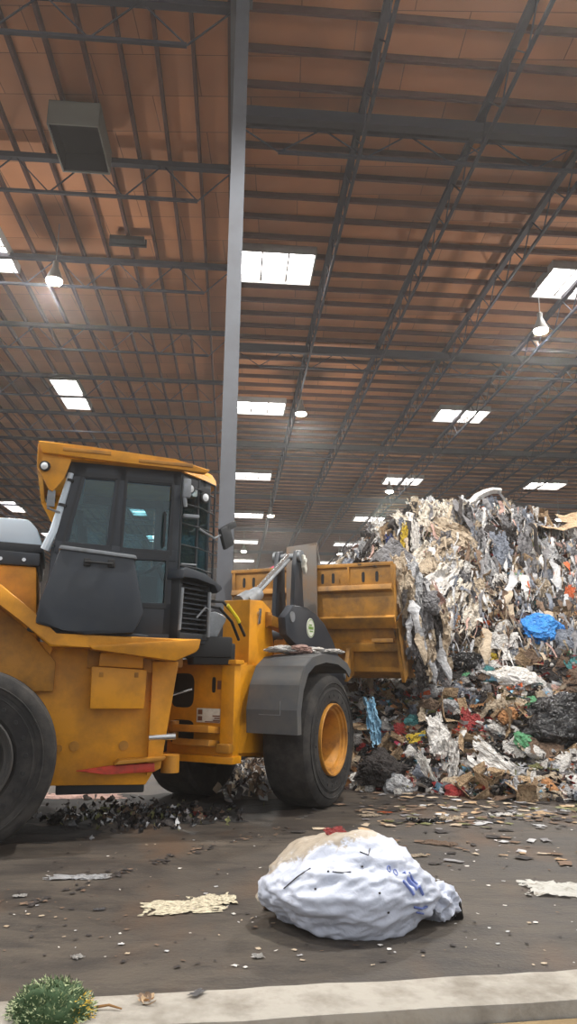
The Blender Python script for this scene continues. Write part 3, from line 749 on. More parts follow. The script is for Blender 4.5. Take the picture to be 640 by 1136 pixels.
m = MB(); m.tube([(1.35, -.45, 2.62), (2.58, -.35, 3.34)], .05, 14); part(m, 'cylinder_rod', CHROME, FF, tw, 'shiny tilt cylinder rod')
m = MB(); m.tube([(1.35, -.52, 2.66), (2.5, -.42, 3.28)], .02, 8); part(m, 'hydraulic_pipe', GREYM, FF, tw)
# bell crank
for y in (-.5, -.2):
    m = MB(); m.prism([(2.4, 2.0), (2.48, 3.2), (2.54, 3.42), (2.66, 3.45), (2.72, 3.34), (2.72, 2.9), (2.85, 2.2), (2.75, 1.9)], y - .035, y + .035, .012)
    part(m, 'bell_crank_plate', CHAR, FF)
m = MB()
for y in (-.56, -.14): m.tube([(2.6, y - .02, 3.34), (2.6, y + .02, 3.34)], .09, 18)
m.tube([(2.6, -.58, 3.34), (2.6, -.12, 3.34)], .05, 12)
pinp = part(m, 'crank_pin', GREYM, FF)
m = MB(); m.prism([(2.58, 3.36), (2.64, 3.36), (2.72, 3.16), (2.68, 3.08), (2.6, 3.18)], -.62, -.57, .01); m.tube([(2.62, -.62, 3.28), (2.62, -.64, 3.28)], .035, 10); part(m, 'pin_bracket', WHITEP, FF, pinp)
# lift arms
for y, lb in ((-.92, True), (.32, False)):
    m = MB()
    m.prism([(1.25, 2.32), (1.5, 2.5), (1.9, 2.5), (2.25, 2.44), (2.55, 2.32), (2.85, 2.1), (3.12, 1.82), (3.42, 1.76), (3.5, 1.62), (3.42, 1.46), (3.1, 1.42), (2.7, 1.52), (2.2, 1.72), (1.7, 1.95), (1.3, 2.1)], y - .055, y + .055, .015)
    a = part(m, 'lift_arm', CHAR, FF)
    if lb:
        T = Matrix.Translation((2.05, y - .056, 2.23)) @ Matrix.Rotation(R_(90), 4, 'X')
        m = MB(); m.lathe([(.135, 0), (.13, .004), (.0001, .005)], 36, T=T); dc = part(m, 'round_decal', WHITEP, FF, a, 'round white decal with green emblem')
        m = MB(); m.lathe([(.122, .005), (.122, .0065), (.112, .0065), (.112, .005)], 36, T=T, close=True)
        T9 = T @ Matrix.Translation((0, 0, .006))
        m.box(-.08, .08, -.02, .02, 0, .0015, T=T9); m.box(-.06, .03, .03, .05, 0, .0015, T=T9); m.box(-.04, .07, -.055, -.035, 0, .0015, T=T9)
        part(m, 'decal_print', GREENP, FF, a)
        m = MB(); m.tube([(1.45, y - .07, 2.34), (1.45, y + .07, 2.34)], .07, 16); m.tube([(3.36, y - .08, 1.6), (3.36, y + .08, 1.6)], .075, 16); part(m, 'arm_pin', GREYM, FF, a)
m = MB(); m.tube([(2.3, -.87, 2.15), (2.3, .27, 2.15)], .13, 16); m.box(2.5, 2.75, -.87, .27, 1.95, 2.2, .03); part(m, 'cross_tube', CHAR, FF)
m = MB(); m.box(1.75, 1.95, -.8, -.7, 2.02, 2.34, .02); part(m, 'lift_cylinder_head', YEL, FF)
m = MB(); m.tube([(1.2, -.78, 1.5), (2.25, -.78, 2.08)], .085, 14); part(m, 'lift_cylinder', CHARD, FF)
m = MB(); m.box(1.5, 1.75, -.86, -.68, 1.78, 2.05, .03); m.tube([(1.7, -.86, 1.98), (1.9, -.86, 2.0)], .05, 10); part(m, 'linkage_bearing', RIM, FF)
# front fenders
def fender(y0, y1, x, name='front_fender'):
    m = MB(); R1 = 1.03; cz = .81; P = [(x - 1.1, .93), (x - 1.12, 1.2), (x - 1.05, 1.48), (x - .9, 1.7), (x - .68, 1.81), (x - .3, 1.86), (x + .15, 1.84), (x + .45, 1.76), (x + .6, 1.66)]
    top = []; bot = []
    for i, p in enumerate(P):
        top.append(p)
    cx = x
    bot = [(cx + (p[0] - cx) * .955, cz + (p[1] - cz) * .955 if i else p[1]) for i, p in enumerate(P)]
    for (a, b, c, d) in zip(top, top[1:], bot, bot[1:]): 
        m.prism([a, b, d, c], y0, y1)
    # outer lip
    lip = [(cx + (p[0] - cx) * .9, cz + (p[1] - cz) * .9 if i else p[1]) for i, p in enumerate(P)]
    for (a, b, c, d) in zip(top, top[1:], lip, lip[1:]): m.prism([a, b, d, c], y0 - .02, y0)
    bmesh.ops.remove_doubles(m.bm, verts=m.bm.verts, dist=1e-4)
    return part(m, name, GREYP, FF, None, None, 50)
f1 = fender(-1.47, -.83, 1.66)
m = MB()
for (z0, z1, y0, y1) in ((1.14, 1.147, -1.28, -1.0), (1.14, 1.3, -1.28, -1.272)):
    m.box(.535, .543, y0, y1, z0, z1)
part(m, 'moulded_mark', GREYM, FF, f1)
fender(.25, .87, 1.66)
m = MB(); m.box(1.3, 1.5, -.85, -.66, 1.5, 1.7, .02); part(m, 'fender_bracket', CHARD, FF)
# steering cylinder between the halves
m = MB(); m.tube([(-.2, -.66, .93), (.08, -.66, .94)], .035, 12); m.tube([(-.2, -.62, 1.3), (.3, -.3, 1.42)], .012, 6); part(m, 'steering_cylinder', CHROME, RF, None, 'bright steel steering cylinder rod')
m = MB(); m.box(-.2, -.03, -.61, -.595, .8, 1.02, .01); part(m, 'cylinder_recess', BLK, RF)

# --- bucket
BX = 3.3
prof_o = [(BX, 3.28), (BX + .0, 2.95), (BX + .02, 2.9), (BX + .06, 2.42), (BX + .2, 2.36), (BX + .26, 2.04), (BX + .34, 2.0), (BX + .4, 1.66), (BX + .8, 1.56), (BX + 1.75, 1.72)]
def shell(prof, t, y0, y1, m):
    for (a, b) in zip(prof, prof[1:]):
        d = (Vector(b) - Vector(a)).normalized(); n = Vector((-d.y, d.x)) * t
        m.prism([a, b, (b[0] + n.x, b[1] + n.y), (a[0] + n.x, a[1] + n.y)], y0, y1, .004)
m = MB(); shell(prof_o, .035, -1.75, 1.02, m)
side = [(BX, 3.28), (BX + .02, 2.9), (BX + .06, 2.42), (BX + .26, 2.04), (BX + .4, 1.66), (BX + .8, 1.56), (BX + 1.75, 1.72), (BX + 1.5, 2.35), (BX + .9, 2.85), (BX + .25, 3.25)]
m.prism(side, -1.78, -1.74, .006); m.prism(side, 1.0, 1.04, .006)
bk = part(m, 'bucket', BUCK, FF)
m = MB()
m.box(BX - .03, BX + .03, -1.78, 1.04, 3.24, 3.3, .01)
for y in (-1.76, -1.06, -.4, .3, .98): m.prism([(BX - .03, 3.26), (BX + .01, 3.26), (BX + .03, 2.9), (BX - .01, 2.9)], y - .015, y + .015, .004)
m.prism([(BX - .03, 2.96), (BX + .01, 2.96), (BX + .02, 2.84), (BX - .05, 2.88)], -1.76, 1.02, .006)
m.prism([(BX + .0, 2.46), (BX + .06, 2.5), (BX + .22, 2.34), (BX + .12, 2.3)], -1.78, 1.03, .006)
m.prism([(BX + .18, 2.08), (BX + .28, 2.1), (BX + .36, 1.98), (BX + .22, 1.96)], -1.78, 1.03, .006)
m.prism([(BX - .02, 2.3), (BX + .1, 2.3), (BX + .3, 1.66), (BX + .4, 1.5), (BX + .55, 1.6), (BX + .5, 2.1)], -1.81, -1.76, .006)
m.box(BX + .12, BX + .2, -1.72, -1.38, 2.09, 2.15, .01)
part(m, 'bucket_stiffener', BUCK, FF, bk)
m = MB()
for y in (-.62, -.8, -1.3, -1.52, .62, .8): sslot(m, y - .025, y + .025, 3.0, 3.16, BX - .004, d=.02)
part(m, 'guard_slot', BLK, FF, bk)
GUARD = mat('grey_guard_plate', (112, 106, 100), .5, dirt=(140, 104, 66), scale=2.2, amount=.7, bump=.06)
m = MB(); m.prism([(BX - .1, 3.62), (BX - .07, 3.62), (BX - .02, 2.3), (BX - .06, 2.3)], -.55, -.02, .006)
m.tube([(BX - .085, -.02, 3.6), (BX - .085, -.55, 3.64), (BX - .06, -.6, 3.3)], .014, 6)
part(m, 'centre_guard_plate', GUARD, FF, bk, 'grey raised centre plate')
m = MB()
for y in (-1.0, -.3, .42): m.prism([(BX + .3, 1.62), (BX + .02, 1.5), (BX + .0, 1.7), (BX + .1, 2.0), (BX + .3, 2.05)], y - .03, y + .03, .01)
part(m, 'hinge_ear', BUCK, FF, bk)
# ------------------------------------------------------------------ the trash heap
def interp(x, tab):
    if x <= tab[0][0]: return tab[0][1]
    for (a, b), (c, d) in zip(tab, tab[1:]):
        if x <= c: return b + (d - b) * (x - a) / (c - a)
    return tab[-1][1]
RIDGE = [(-2.4, 0), (-1.2, .5), (-.2, 1.6), (.7, 3.0), (1.34, 3.95), (2.1, 4.55), (2.98, 5.02), (3.79, 5.22), (4.48, 5.15), (5.36, 4.85), (6.3, 4.5), (8, 4.5), (11, 4.2), (15, 3.6)]
FRONT = [(-2.4, 15), (-1, 14), (0, 12.4), (.9, 11.0), (1.4, 10.75), (1.9, 10.7), (3.0, 10.35), (3.9, 10.15), (6, 9.8), (15, 9.4)]
YR = 15.4
def pile_base(x, y):
    zr = interp(x, RIDGE); y0 = interp(x, FRONT)
    t = (y - y0) / max(.5, YR - y0)
    if t <= 0: return -.06
    if t < 1: z = zr * (t ** 1.28)
    else: z = zr * (1 - .02 * (y - YR) ** 2)
    return z
def pile_z(x, y):
    z = pile_base(x, y)
    if z <= 0: return z
    k = min(1, z / .4)
    n = noise.noise(Vector((x * .9, y * .9, 3.1))) * .28 + noise.noise(Vector((x * 2.3, y * 2.3, 7.7))) * .17 + noise.noise(Vector((x * 6, y * 6, z * 2))) * .09
    return max(-.05, z + n * k)
def pile_n(x, y):
    e = .12
    return Vector((-(pile_z(x + e, y) - pile_z(x - e, y)) / (2 * e), -(pile_z(x, y + e) - pile_z(x, y - e)) / (2 * e), 1)).normalized()
def aim(px, py):
    return (Fv + Rv * ((px - 320) / 800) - Uv * ((py - 568) / 800)).normalized()
def on_pile(px, py):
    d = aim(px, py); t = 9.
    while t < 22:
        p = Vector((0, 0, CAMZ)) + d * t
        if p.z <= max(0, pile_z(p.x, p.y)): return p
        t += .03
    return p
def on_floor(px, py, z=0):
    d = aim(px, py); return Vector((0, 0, CAMZ)) + d * ((z - CAMZ) / d.z)

def trash_mat(name, rgb, rough=.55, dirt=None, kind='solid'):
    d = dirt or tuple(int(c * .62) for c in rgb)
    m = mat(name, rgb, rough, dirt=d, scale=3, amount=.55)
    nt = m.node_tree; N = nt.nodes; L = nt.links; p = N['Principled BSDF']
    tc = N.new('ShaderNodeTexCoord'); n = N.new('ShaderNodeTexNoise'); n.inputs['Scale'].default_value = 3; n.inputs['Detail'].default_value = 4; L.new(tc.outputs['Object'], n.inputs['Vector'])
    sc = N.new('ShaderNodeVectorMath'); sc.operation = 'SCALE'; sc.inputs[3].default_value = .9; L.new(n.outputs['Color'], sc.inputs[0])
    ad = N.new('ShaderNodeVectorMath'); L.new(tc.outputs['Object'], ad.inputs[0]); L.new(sc.outputs[0], ad.inputs[1])
    v = N.new('ShaderNodeTexVoronoi'); v.inputs['Scale'].default_value = 3.4; L.new(ad.outputs[0], v.inputs['Vector'])
    v2 = N.new('ShaderNodeTexVoronoi'); v2.inputs['Scale'].default_value = 9; L.new(ad.outputs[0], v2.inputs['Vector'])
    s = N.new('ShaderNodeMath'); s.operation = 'MULTIPLY_ADD'; s.inputs[1].default_value = .15; L.new(v2.outputs['Distance'], s.inputs[0]); L.new(v.outputs['Distance'], s.inputs[2])
    b = N.new('ShaderNodeBump'); b.inputs['Strength'].default_value = .9; b.inputs['Distance'].default_value = .06; L.new(s.outputs[0], b.inputs['Height']); L.new(b.outputs[0], p.inputs['Normal'])
    return m
PAL = {
    'white': trash_mat('white_soiled_plastic', (226, 222, 217), .38, (150, 138, 124)),
    'pale grey': trash_mat('pale_grey_plastic', (190, 190, 192), .45, (120, 114, 108)),
    'grey': trash_mat('grey_soiled_plastic', (128, 126, 128), .5, (84, 78, 74)),
    'blue-grey': trash_mat('blue_grey_plastic', (124, 130, 142), .45, (90, 92, 98)),
    'beige': trash_mat('beige_soiled_plastic', (190, 172, 148), .6, (128, 108, 88)),
    'pinkish': trash_mat('pinkish_soiled_cloth', (196, 160, 148), .7, (138, 106, 96)),
    'brown': trash_mat('brown_soiled_paper', (120, 98, 80), .8, (78, 58, 46)),
    'dark': trash_mat('dark_soiled_matter', (52, 46, 44), .7, (32, 28, 27)),
    'black': trash_mat('black_plastic', (20, 20, 22), .2, (44, 42, 42)),
    'cardboard': trash_mat('cardboard', (186, 158, 124), .85, (120, 90, 64)),
    'red': trash_mat('red_packaging', (178, 60, 58), .45),
    'blue': trash_mat('bright_blue_plastic', (58, 148, 226), .35, (30, 92, 190)),
    'light blue': trash_mat('light_blue_plastic', (140, 188, 216), .4, (110, 140, 160)),
    'green': trash_mat('green_plastic', (96, 168, 118), .4, (120, 150, 124)),
    'teal': trash_mat('teal_plastic', (70, 140, 140), .45),
    'orange': trash_mat('orange_plastic', (222, 104, 52), .5, (150, 80, 50)),
    'yellow': trash_mat('yellow_plastic', (216, 184, 46), .5, (150, 130, 50)),
    'tan': trash_mat('tan_plastic', (196, 140, 90), .6, (140, 100, 66)),
    'navy': trash_mat('navy_cloth', (36, 52, 104), .7, (28, 36, 62)),
    'olive': trash_mat('olive_plastic', (112, 112, 66), .6, (76, 74, 48)),
    'pink': trash_mat('pink_plastic', (214, 66, 104), .5, (150, 60, 80)),
}

def solid(me, m):
    me.materials.append(m); return me

def ico(sub):
    bm = bmesh.new(); bmesh.ops.create_icosphere(bm, subdivisions=sub, radius=1); return bm

def ridged(v, oct=3):
    s = 0; a = 1.; f = 1.
    for _ in range(oct):
        s += a * (1 - 2 * abs(noise.noise(v * f))); a *= .5; f *= 2.1
    return s / 1.75

def bag_mesh(seed, sub=3, knot=True, crump=.34):
    rnd = random.Random(seed); bm = ico(sub); o = Vector((rnd.uniform(-50, 50), rnd.uniform(-50, 50), rnd.uniform(-50, 50)))
    sx, sy, sz = rnd.uniform(.8, 1.2), rnd.uniform(.6, .95), rnd.uniform(.45, .75)
    for v in bm.verts:
        p = v.co.copy()
        r = 1 + .4 * noise.noise(p * 1.2 + o) + crump * (ridged(p * Vector((1.6, 2.6, 2.6)) + o * 1.3 if False else Vector((p.x * 1.5, p.y * 2.7, p.z * 2.7)) + o * 1.3) - .45) + .12 * noise.noise(p * 6 + o)
        if knot and p.x > .72:
            k = (p.x - .72) / .28
            r *= 1 + .55 * k * k; p = Vector((p.x, p.y * (1 - .72 * k ** .6), p.z * (1 - .72 * k ** .6)))
        v.co = Vector((p.x * r * sx, p.y * r * sy, p.z * r * sz))
    me = bpy.data.meshes.new('bag'); bm.to_mesh(me); bm.free()
    for p in me.polygons: p.use_smooth = True
    me.set_sharp_from_angle(angle=R_(48)); return solid(me, PAL['white'])

def film_mesh(seed, n=16, asp=1., drape=0., fold=.2):
    rnd = random.Random(seed); o = Vector((rnd.uniform(-50, 50), rnd.uniform(-50, 50), 0)); bm = bmesh.new(); g = []
    for i in range(n + 1):
        row = []
        for j in range(n + 1):
            u = i / n * 2 - 1; v = j / n * 2 - 1
            e = 1 + .34 * noise.noise(Vector((u * 1.6, v * 1.6, 5)) + o)
            x = u * e * asp; y = v * e
            z = fold * (ridged(Vector((u * 1.5, v * .7, 0)) + o) - .4) + fold * .5 * noise.noise(Vector((u * 4.3, v * 4.3, 2)) + o)
            if drape: z -= drape * (v * v) * .8; x *= 1 - .35 * abs(v) * rnd.uniform(.8, 1)
            x += .09 * noise.noise(Vector((u * 5, v * 5, 9)) + o); y += .09 * noise.noise(Vector((u * 5, v * 5, 19)) + o)
            row.append(bm.verts.new((x, y, z)))
        g.append(row)
    for i in range(n):
        for j in range(n):
            edge = min(i, j, n - 1 - i, n - 1 - j)
            if edge < 2 and noise.noise(Vector((i * .5, j * .5, seed))) > .12: continue
            bm.faces.new([g[i][j], g[i + 1][j], g[i + 1][j + 1], g[i][j + 1]])
    for v in [v for v in bm.verts if not v.link_faces]: bm.verts.remove(v)
    me = bpy.data.meshes.new('film'); bm.to_mesh(me); bm.free()
    for p in me.polygons: p.use_smooth = True
    me.set_sharp_from_angle(angle=R_(55)); return solid(me, PAL['white'])

def streamer_mesh(seed, n=16, w=.09):
    """hangs along -Z from the origin, outwards towards -Y at the top; length 1"""
    rnd = random.Random(seed); o = Vector((rnd.uniform(-50, 50), 0, rnd.uniform(-9, 9))); bm = bmesh.new(); rows = []
    for i in range(n + 1):
        t = i / n
        c = Vector((.14 * noise.noise(Vector((t * 2, 0, 0)) + o) * (t + .2), -.10 * math.sin(min(1, t * 3) * math.pi / 2) + .12 * noise.noise(Vector((0, t * 2, 0)) + o), -t + .08 * math.sin(t * 3)))
        tw = noise.noise(Vector((0, 0, t * 1.6)) + o) * 3
        ww = w * (.6 + .9 * abs(noise.noise(Vector((t * 5, 3, 0)) + o))) * (1 if t < .85 else (1 - t) / .15 + .15)
        d = Vector((math.cos(tw), math.sin(tw), 0))
        rows.append([bm.verts.new(c + d * ww * k + Vector((0, -.5 * ww * (1 - abs(k)), 0))) for k in (-1, 0, 1)])
    for a, b in zip(rows, rows[1:]):
        for k in range(2): bm.faces.new([a[k], a[k + 1], b[k + 1], b[k]])
    me = bpy.data.meshes.new('streamer'); bm.to_mesh(me); bm.free()
    for p in me.polygons: p.use_smooth = True
    return solid(me, PAL['white'])

def carton_mesh(seed):
    rnd = random.Random(seed); m = MB(); a, b, c = rnd.uniform(.7, 1.1), rnd.uniform(.5, .8), rnd.uniform(.35, .6); t = .02
    m.box(-a, a, -b, -b + t, -c, c); m.box(-a, a, b - t, b, -c, c); m.box(-a, -a + t, -b, b, -c, c); m.box(a - t, a, -b, b, -c, c); m.box(-a, a, -b, b, -c, -c + t)
    for s in (-1, 1):
        T = Matrix.Translation((0, s * b, c)) @ Matrix.Rotation(R_(s * rnd.uniform(20, 110)), 4, 'X'); m.box(-a * .97, a * .97, 0 if s > 0 else -b * .8, b * .8 if s > 0 else 0, 0, t, T=T)
        T = Matrix.Translation((s * a, 0, c)) @ Matrix.Rotation(R_(-s * rnd.uniform(20, 110)), 4, 'Y'); m.box(0 if s > 0 else -a * .6, a * .6 if s > 0 else 0, -b * .97, b * .97, 0, t, T=T)
    bmesh.ops.subdivide_edges(m.bm, edges=m.bm.edges, cuts=1, use_grid_fill=True)
    o = Vector((seed * 3.3, 0, 0))
    for v in m.bm.verts: v.co += Vector((noise.noise(v.co * 1.4 + o), noise.noise(v.co * 1.4 + o + Vector((9, 0, 0))), noise.noise(v.co * 1.4 + o + Vector((0, 9, 0))))) * .22
    return solid(m.mesh('carton'), PAL['cardboard'])

def panel_mesh(seed):
    rnd = random.Random(seed); m = MB(); a, b = 1, rnd.uniform(.35, .8)
    m.box(-a, a, -b, b, -.012, .012)
    for _ in range(2): bmesh.ops.subdivide_edges(m.bm, edges=[e for e in m.bm.edges if e.calc_length() > .2], cuts=2, use_grid_fill=True)
    o = Vector((seed * 1.7, 4, 0)); fx = rnd.uniform(-.3, .3); fa = rnd.uniform(.1, .7)
    for v in m.bm.verts:
        if v.co.x > fx: v.co.z += (v.co.x - fx) * fa
        v.co += Vector((noise.noise(v.co * 2 + o) * .1, noise.noise(v.co * 2.3 + o) * .12, noise.noise(Vector((v.co.x, v.co.y, 0)) * 1.6 + o) * .14))
    return solid(m.mesh('panel', 50), PAL['cardboard'])

def bottle_mesh(seed):
    rnd = random.Random(seed); m = MB()
    m.lathe([(.0001, -1), (.26, -1), (.3, -.94), (.3, -.4), (.27, -.2), (.3, 0), (.3, .3), (.22, .55), (.1, .72), (.09, .86), (.12, .87), (.12, .99), (.0001, 1)], 14)
    o = Vector((seed, 7, 1))
    for v in m.bm.verts: v.co += Vector((noise.noise(v.co * 2 + o), noise.noise(v.co * 2 + o * 2), 0)) * .12
    return solid(m.mesh('bottle'), PAL['pale grey'])

VAR = {
    'bag': [bag_mesh(i, 4 if i < 14 else 3, i % 3 != 0) for i in range(22)],
    'film': [film_mesh(100 + i) for i in range(12)],
    'hung': [film_mesh(150 + i, asp=.6, drape=.15, fold=.3) for i in range(10)],
    'streamer': [streamer_mesh(200 + i) for i in range(14)],
    'carton': [carton_mesh(300 + i) for i in range(5)],
    'panel': [panel_mesh(400 + i) for i in range(6)],
    'bottle': [bottle_mesh(500 + i) for i in range(4)],
}
PROTO = {}
NAME = {'bag': 'crumpled_bag', 'film': 'torn_film', 'hung': 'hanging_film', 'streamer': 'hanging_streamer', 'carton': 'crushed_carton', 'panel': 'cardboard_piece', 'bottle': 'crushed_bottle'}
for k, v in VAR.items():
    for me in v: me.name = NAME[k]
TRASH_N = {}
def drop(kind, colour, loc, size, M=None, label=None, group=None, cat=None, name=None, idx=None, scale=None, material=None):
    me = random.choice(VAR[kind]) if idx is None else VAR[kind][idx % len(VAR[kind])]
    o = bpy.data.objects.new(name or NAME[kind], me); COL.objects.link(o)
    o.material_slots[0].link = 'OBJECT'; o.material_slots[0].material = material or PAL[colour]
    if M is None: M = Matrix.Rotation(random.uniform(0, 6.3), 4, 'Z') @ Matrix.Rotation(random.uniform(-.6, .6), 4, 'X')
    s = scale or (1, 1, 1)
    o.matrix_world = Matrix.Translation(loc) @ M @ Matrix.Diagonal((size * s[0], size * s[1], size * s[2], 1))
    tag(o, label, cat or {'bag': 'bag', 'film': 'plastic film', 'hung': 'plastic film', 'streamer': 'streamer', 'carton': 'box', 'panel': 'cardboard', 'bottle': 'bottle'}[kind], group)
    return o

# heap body: uneven mound of compacted small matter
GARB = new_mat('compacted_garbage')
def garbage_mat(g):
    m, nt, p = g; N = nt.nodes; L_ = nt.links
    tc = N.new('ShaderNodeTexCoord'); n0 = N.new('ShaderNodeTexNoise'); n0.inputs['Scale'].default_value = 5; L_.new(tc.outputs['Object'], n0.inputs['Vector'])
    va = N.new('ShaderNodeVectorMath'); va.operation = 'SCALE'; va.inputs[3].default_value = .35; L_.new(n0.outputs['Color'], va.inputs[0])
    vb = N.new('ShaderNodeVectorMath'); L_.new(tc.outputs['Object'], vb.inputs[0]); L_.new(va.outputs[0], vb.inputs[1])
    v = N.new('ShaderNodeTexVoronoi'); v.inputs['Scale'].default_value = 13; L_.new(vb.outputs[0], v.inputs['Vector'])
    r = N.new('ShaderNodeValToRGB'); r.color_ramp.interpolation = 'CONSTANT'
    cs = [(.0, (40, 36, 34)), (.22, (92, 78, 66)), (.38, (60, 54, 50)), (.5, (128, 116, 104)), (.62, (160, 154, 148)), (.7, (74, 62, 52)), (.82, (108, 96, 84)), (.93, (52, 60, 72))]
    while len(r.color_ramp.elements) < len(cs): r.color_ramp.elements.new(.5)
    for e, (q, c) in zip(r.color_ramp.elements, cs): e.position = q; e.color = srgb(*c)
    L_.new(v.outputs['Color'], r.inputs[0]); L_.new(r.outputs[0], p.inputs['Base Color'])
    p.inputs['Roughness'].default_value = .8
    b = N.new('ShaderNodeBump'); b.inputs['Strength'].default_value = 1; b.inputs['Distance'].default_value = .05; L_.new(v.outputs['Distance'], b.inputs['Height']); L_.new(b.outputs[0], p.inputs['Normal'])
    return m
GARB = garbage_mat(GARB)
bm = bmesh.new(); st = .11; x = -2.5; rows = []
while x < 13:
    row = []; y = 9.2
    while y < 19:
        z = pile_z(x, y)
        if z > .02: z += .06 * ridged(Vector((x * 4, y * 4, z * 4)), 2)
        row.append(bm.verts.new((x, y, z))); y += st
    rows.append(row); x += st
for a, b in zip(rows, rows[1:]):
    for j in range(len(a) - 1):
        q = [a[j], b[j], b[j + 1], a[j + 1]]
        if max(v.co.z for v in q) > -.02: bm.faces.new(q)
for v in [v for v in bm.verts if not v.link_faces]: bm.verts.remove(v)
me = bpy.data.meshes.new('trash_heap'); bm.to_mesh(me); bm.free()
for p_ in me.polygons: p_.use_smooth = True
heap = bpy.data.objects.new('trash_heap', me); COL.objects.link(heap); me.materials.append(GARB)
tag(heap, 'body of the mountain of mixed compacted trash behind the loader', 'trash heap', kind='stuff')

# small shreds nobody could count, one object
def shreds(name, pts, label, cat, cols, szr=(.03, .09), flat=False):
    """pts: list of (loc, normal)"""
    bm = bmesh.new(); mats = [PAL[c] for c in cols]
    for loc, nrm in pts:
        s = random.uniform(*szr); q = nrm.to_track_quat('Z', 'Y'); q.rotate(Vector((random.gauss(0, 1), random.gauss(0, 1), random.gauss(0, 1))).to_track_quat('Z', 'Y').slerp(q, .5) if not flat else q)
        Rm = q.to_matrix() if not flat else (nrm.to_track_quat('Z', 'Y').to_matrix() @ Matrix.Rotation(random.uniform(0, 6.3), 3, 'Z'))
        asp = random.uniform(.25, 1); mi = random.randrange(len(mats)); vs = []
        for i in range(3):
            for j in range(3):
                vs.append(bm.verts.new(loc + Rm @ Vector(((i - 1) * s + random.uniform(-.3, .3) * s, ((j - 1) * s + random.uniform(-.3, .3) * s) * asp, random.uniform(-.1, .5) * s * (.25 if flat else 1)))))
        for i in range(2):
            for j in range(2):
                f = bm.faces.new([vs[i * 3 + j], vs[i * 3 + 3 + j], vs[i * 3 + 4 + j], vs[i * 3 + 1 + j]]); f.material_index = mi
    me = bpy.data.meshes.new(name); bm.to_mesh(me); bm.free()
    for m_ in mats: me.materials.append(m_)
    o = bpy.data.objects.new(name, me); COL.objects.link(o)
    return tag(o, label, cat, kind='stuff')

def rand_pile(lo=0, hi=1, edge=.42):
    while True:
        y = random.uniform(9.8, 16.4); x = random.uniform(-.3, edge * y + .5)
        y0 = interp(x, FRONT)
        t = (y - y0) / (YR - y0)
        if t < lo or t > hi: continue
        return x, y, t
PTS = []
for _ in range(11000):
    x, y, t = rand_pile(0, 1.1)
    z = pile_z(x, y)
    PTS.append((Vector((x, y, z + random.uniform(0, .12))), (pile_n(x, y) + Vector((0, -.5, 0))).normalized()))
shreds('loose_shreds', PTS, 'countless small shreds and crumpled scraps covering the trash heap', 'scraps', ['white', 'pale grey', 'grey', 'beige', 'brown', 'dark', 'white', 'blue-grey', 'pinkish', 'dark', 'dark', 'black', 'olive', 'red', 'tan', 'light blue', 'dark', 'beige', 'pale grey', 'white', 'grey', 'black', 'teal', 'brown', 'orange'])

def surf_M(x, y, lean=.5, spin=None):
    n = (pile_n(x, y) + Vector((random.gauss(0, .35), random.gauss(0, .35), 0))).normalized()
    n = (n * (1 - lean) + Vector((0, -1, .1)) * lean).normalized() if lean else n
    return n.to_track_quat('Z', 'Y').to_matrix().to_4x4() @ Matrix.Rotation(random.uniform(0, 6.3) if spin is None else spin, 4, 'Z')
def wchoice(d):
    r = random.uniform(0, sum(d.values()))
    for k, v in d.items():
        r -= v
        if r <= 0: return k
    return k
UPC = {'white': 4.5, 'pale grey': 5, 'grey': 6, 'blue-grey': 3, 'beige': 4.5, 'pinkish': 1.2, 'dark': 5, 'brown': 3}
LOC = {'white': 7, 'pale grey': 4.5, 'grey': 2.5, 'blue-grey': 2, 'beige': 3.5, 'pinkish': 1.2, 'dark': 4, 'black': 2.4, 'brown': 2.2, 'red': .3, 'light blue': .7, 'teal': .35, 'tan': .9, 'yellow': .25, 'olive': .5, 'green': .2}
# upper, hanging zone
for _ in range(240):
    x, y, t = rand_pile(.62, 1.04); x = max(x, 1.2)
    z = pile_z(x, y); c = wchoice(UPC); s = random.uniform(.12, .34)
    n = Vector((random.gauss(-.1, .45), -1, random.gauss(.35, .3))).normalized()
    M = n.to_track_quat('Z', 'Y').to_matrix().to_4x4() @ Matrix.Rotation(random.gauss(0, .5), 4, 'Z')
    drop('hung', c, (x, y - .08, z + random.uniform(-.02, .14)), s, M, '%s torn film draped over the upper face of the heap' % c, '%s films on the upper heap' % c)
for _ in range(250):
    x, y, t = rand_pile(.5, 1.0); x = max(x, 1.1)
    z = pile_z(x, y); c = wchoice(UPC); s = random.uniform(.3, 1.0)
    drop('streamer', c, (x, y - random.uniform(.05, .3), z + .25), s, Matrix.Rotation(random.uniform(-.7, .7), 4, 'Z') @ Matrix.Rotation(random.uniform(-.45, .25), 4, 'X') @ Matrix.Rotation(random.gauss(0, .25), 4, 'Y'), '%s ragged strip dangling down the upper heap' % c, '%s strips dangling on the heap' % c, scale=(random.uniform(.5, 1.3), 1, 1))
bm = bmesh.new(); cl = ['white', 'pale grey', 'grey', 'beige', 'dark', 'white', 'blue-grey', 'dark', 'pinkish', 'pale grey', 'beige']
for _ in range(3600):
    x, y, t = rand_pile(.45, 1.04); x = max(x, 1.1 + random.random() * .4); z = pile_z(x, y) + random.uniform(0, .22); l = random.uniform(.08, .4); w_ = random.uniform(.008, .035); mi = random.randrange(len(cl))
    c = Vector((x, y - random.uniform(.0, .22), z)); d = Vector((random.gauss(0, .35), random.gauss(-.15, .25), -1)); sd = Vector((math.cos(l * 99), .5 * math.sin(l * 99), 0)) * w_; prev = None
    for i in range(5):
        a = bm.verts.new(c - sd * (1 - i * .15)); b_ = bm.verts.new(c + sd * (1 - i * .15))
        if prev: f_ = bm.faces.new([prev[0], prev[1], b_, a]); f_.material_index = mi
        prev = (a, b_); c = c + d * (l / 4); d = (d + Vector((random.gauss(0, .35), random.gauss(0, .2), -.25))).normalized()
me = bpy.data.meshes.new('stringy_shreds'); bm.to_mesh(me); bm.free()
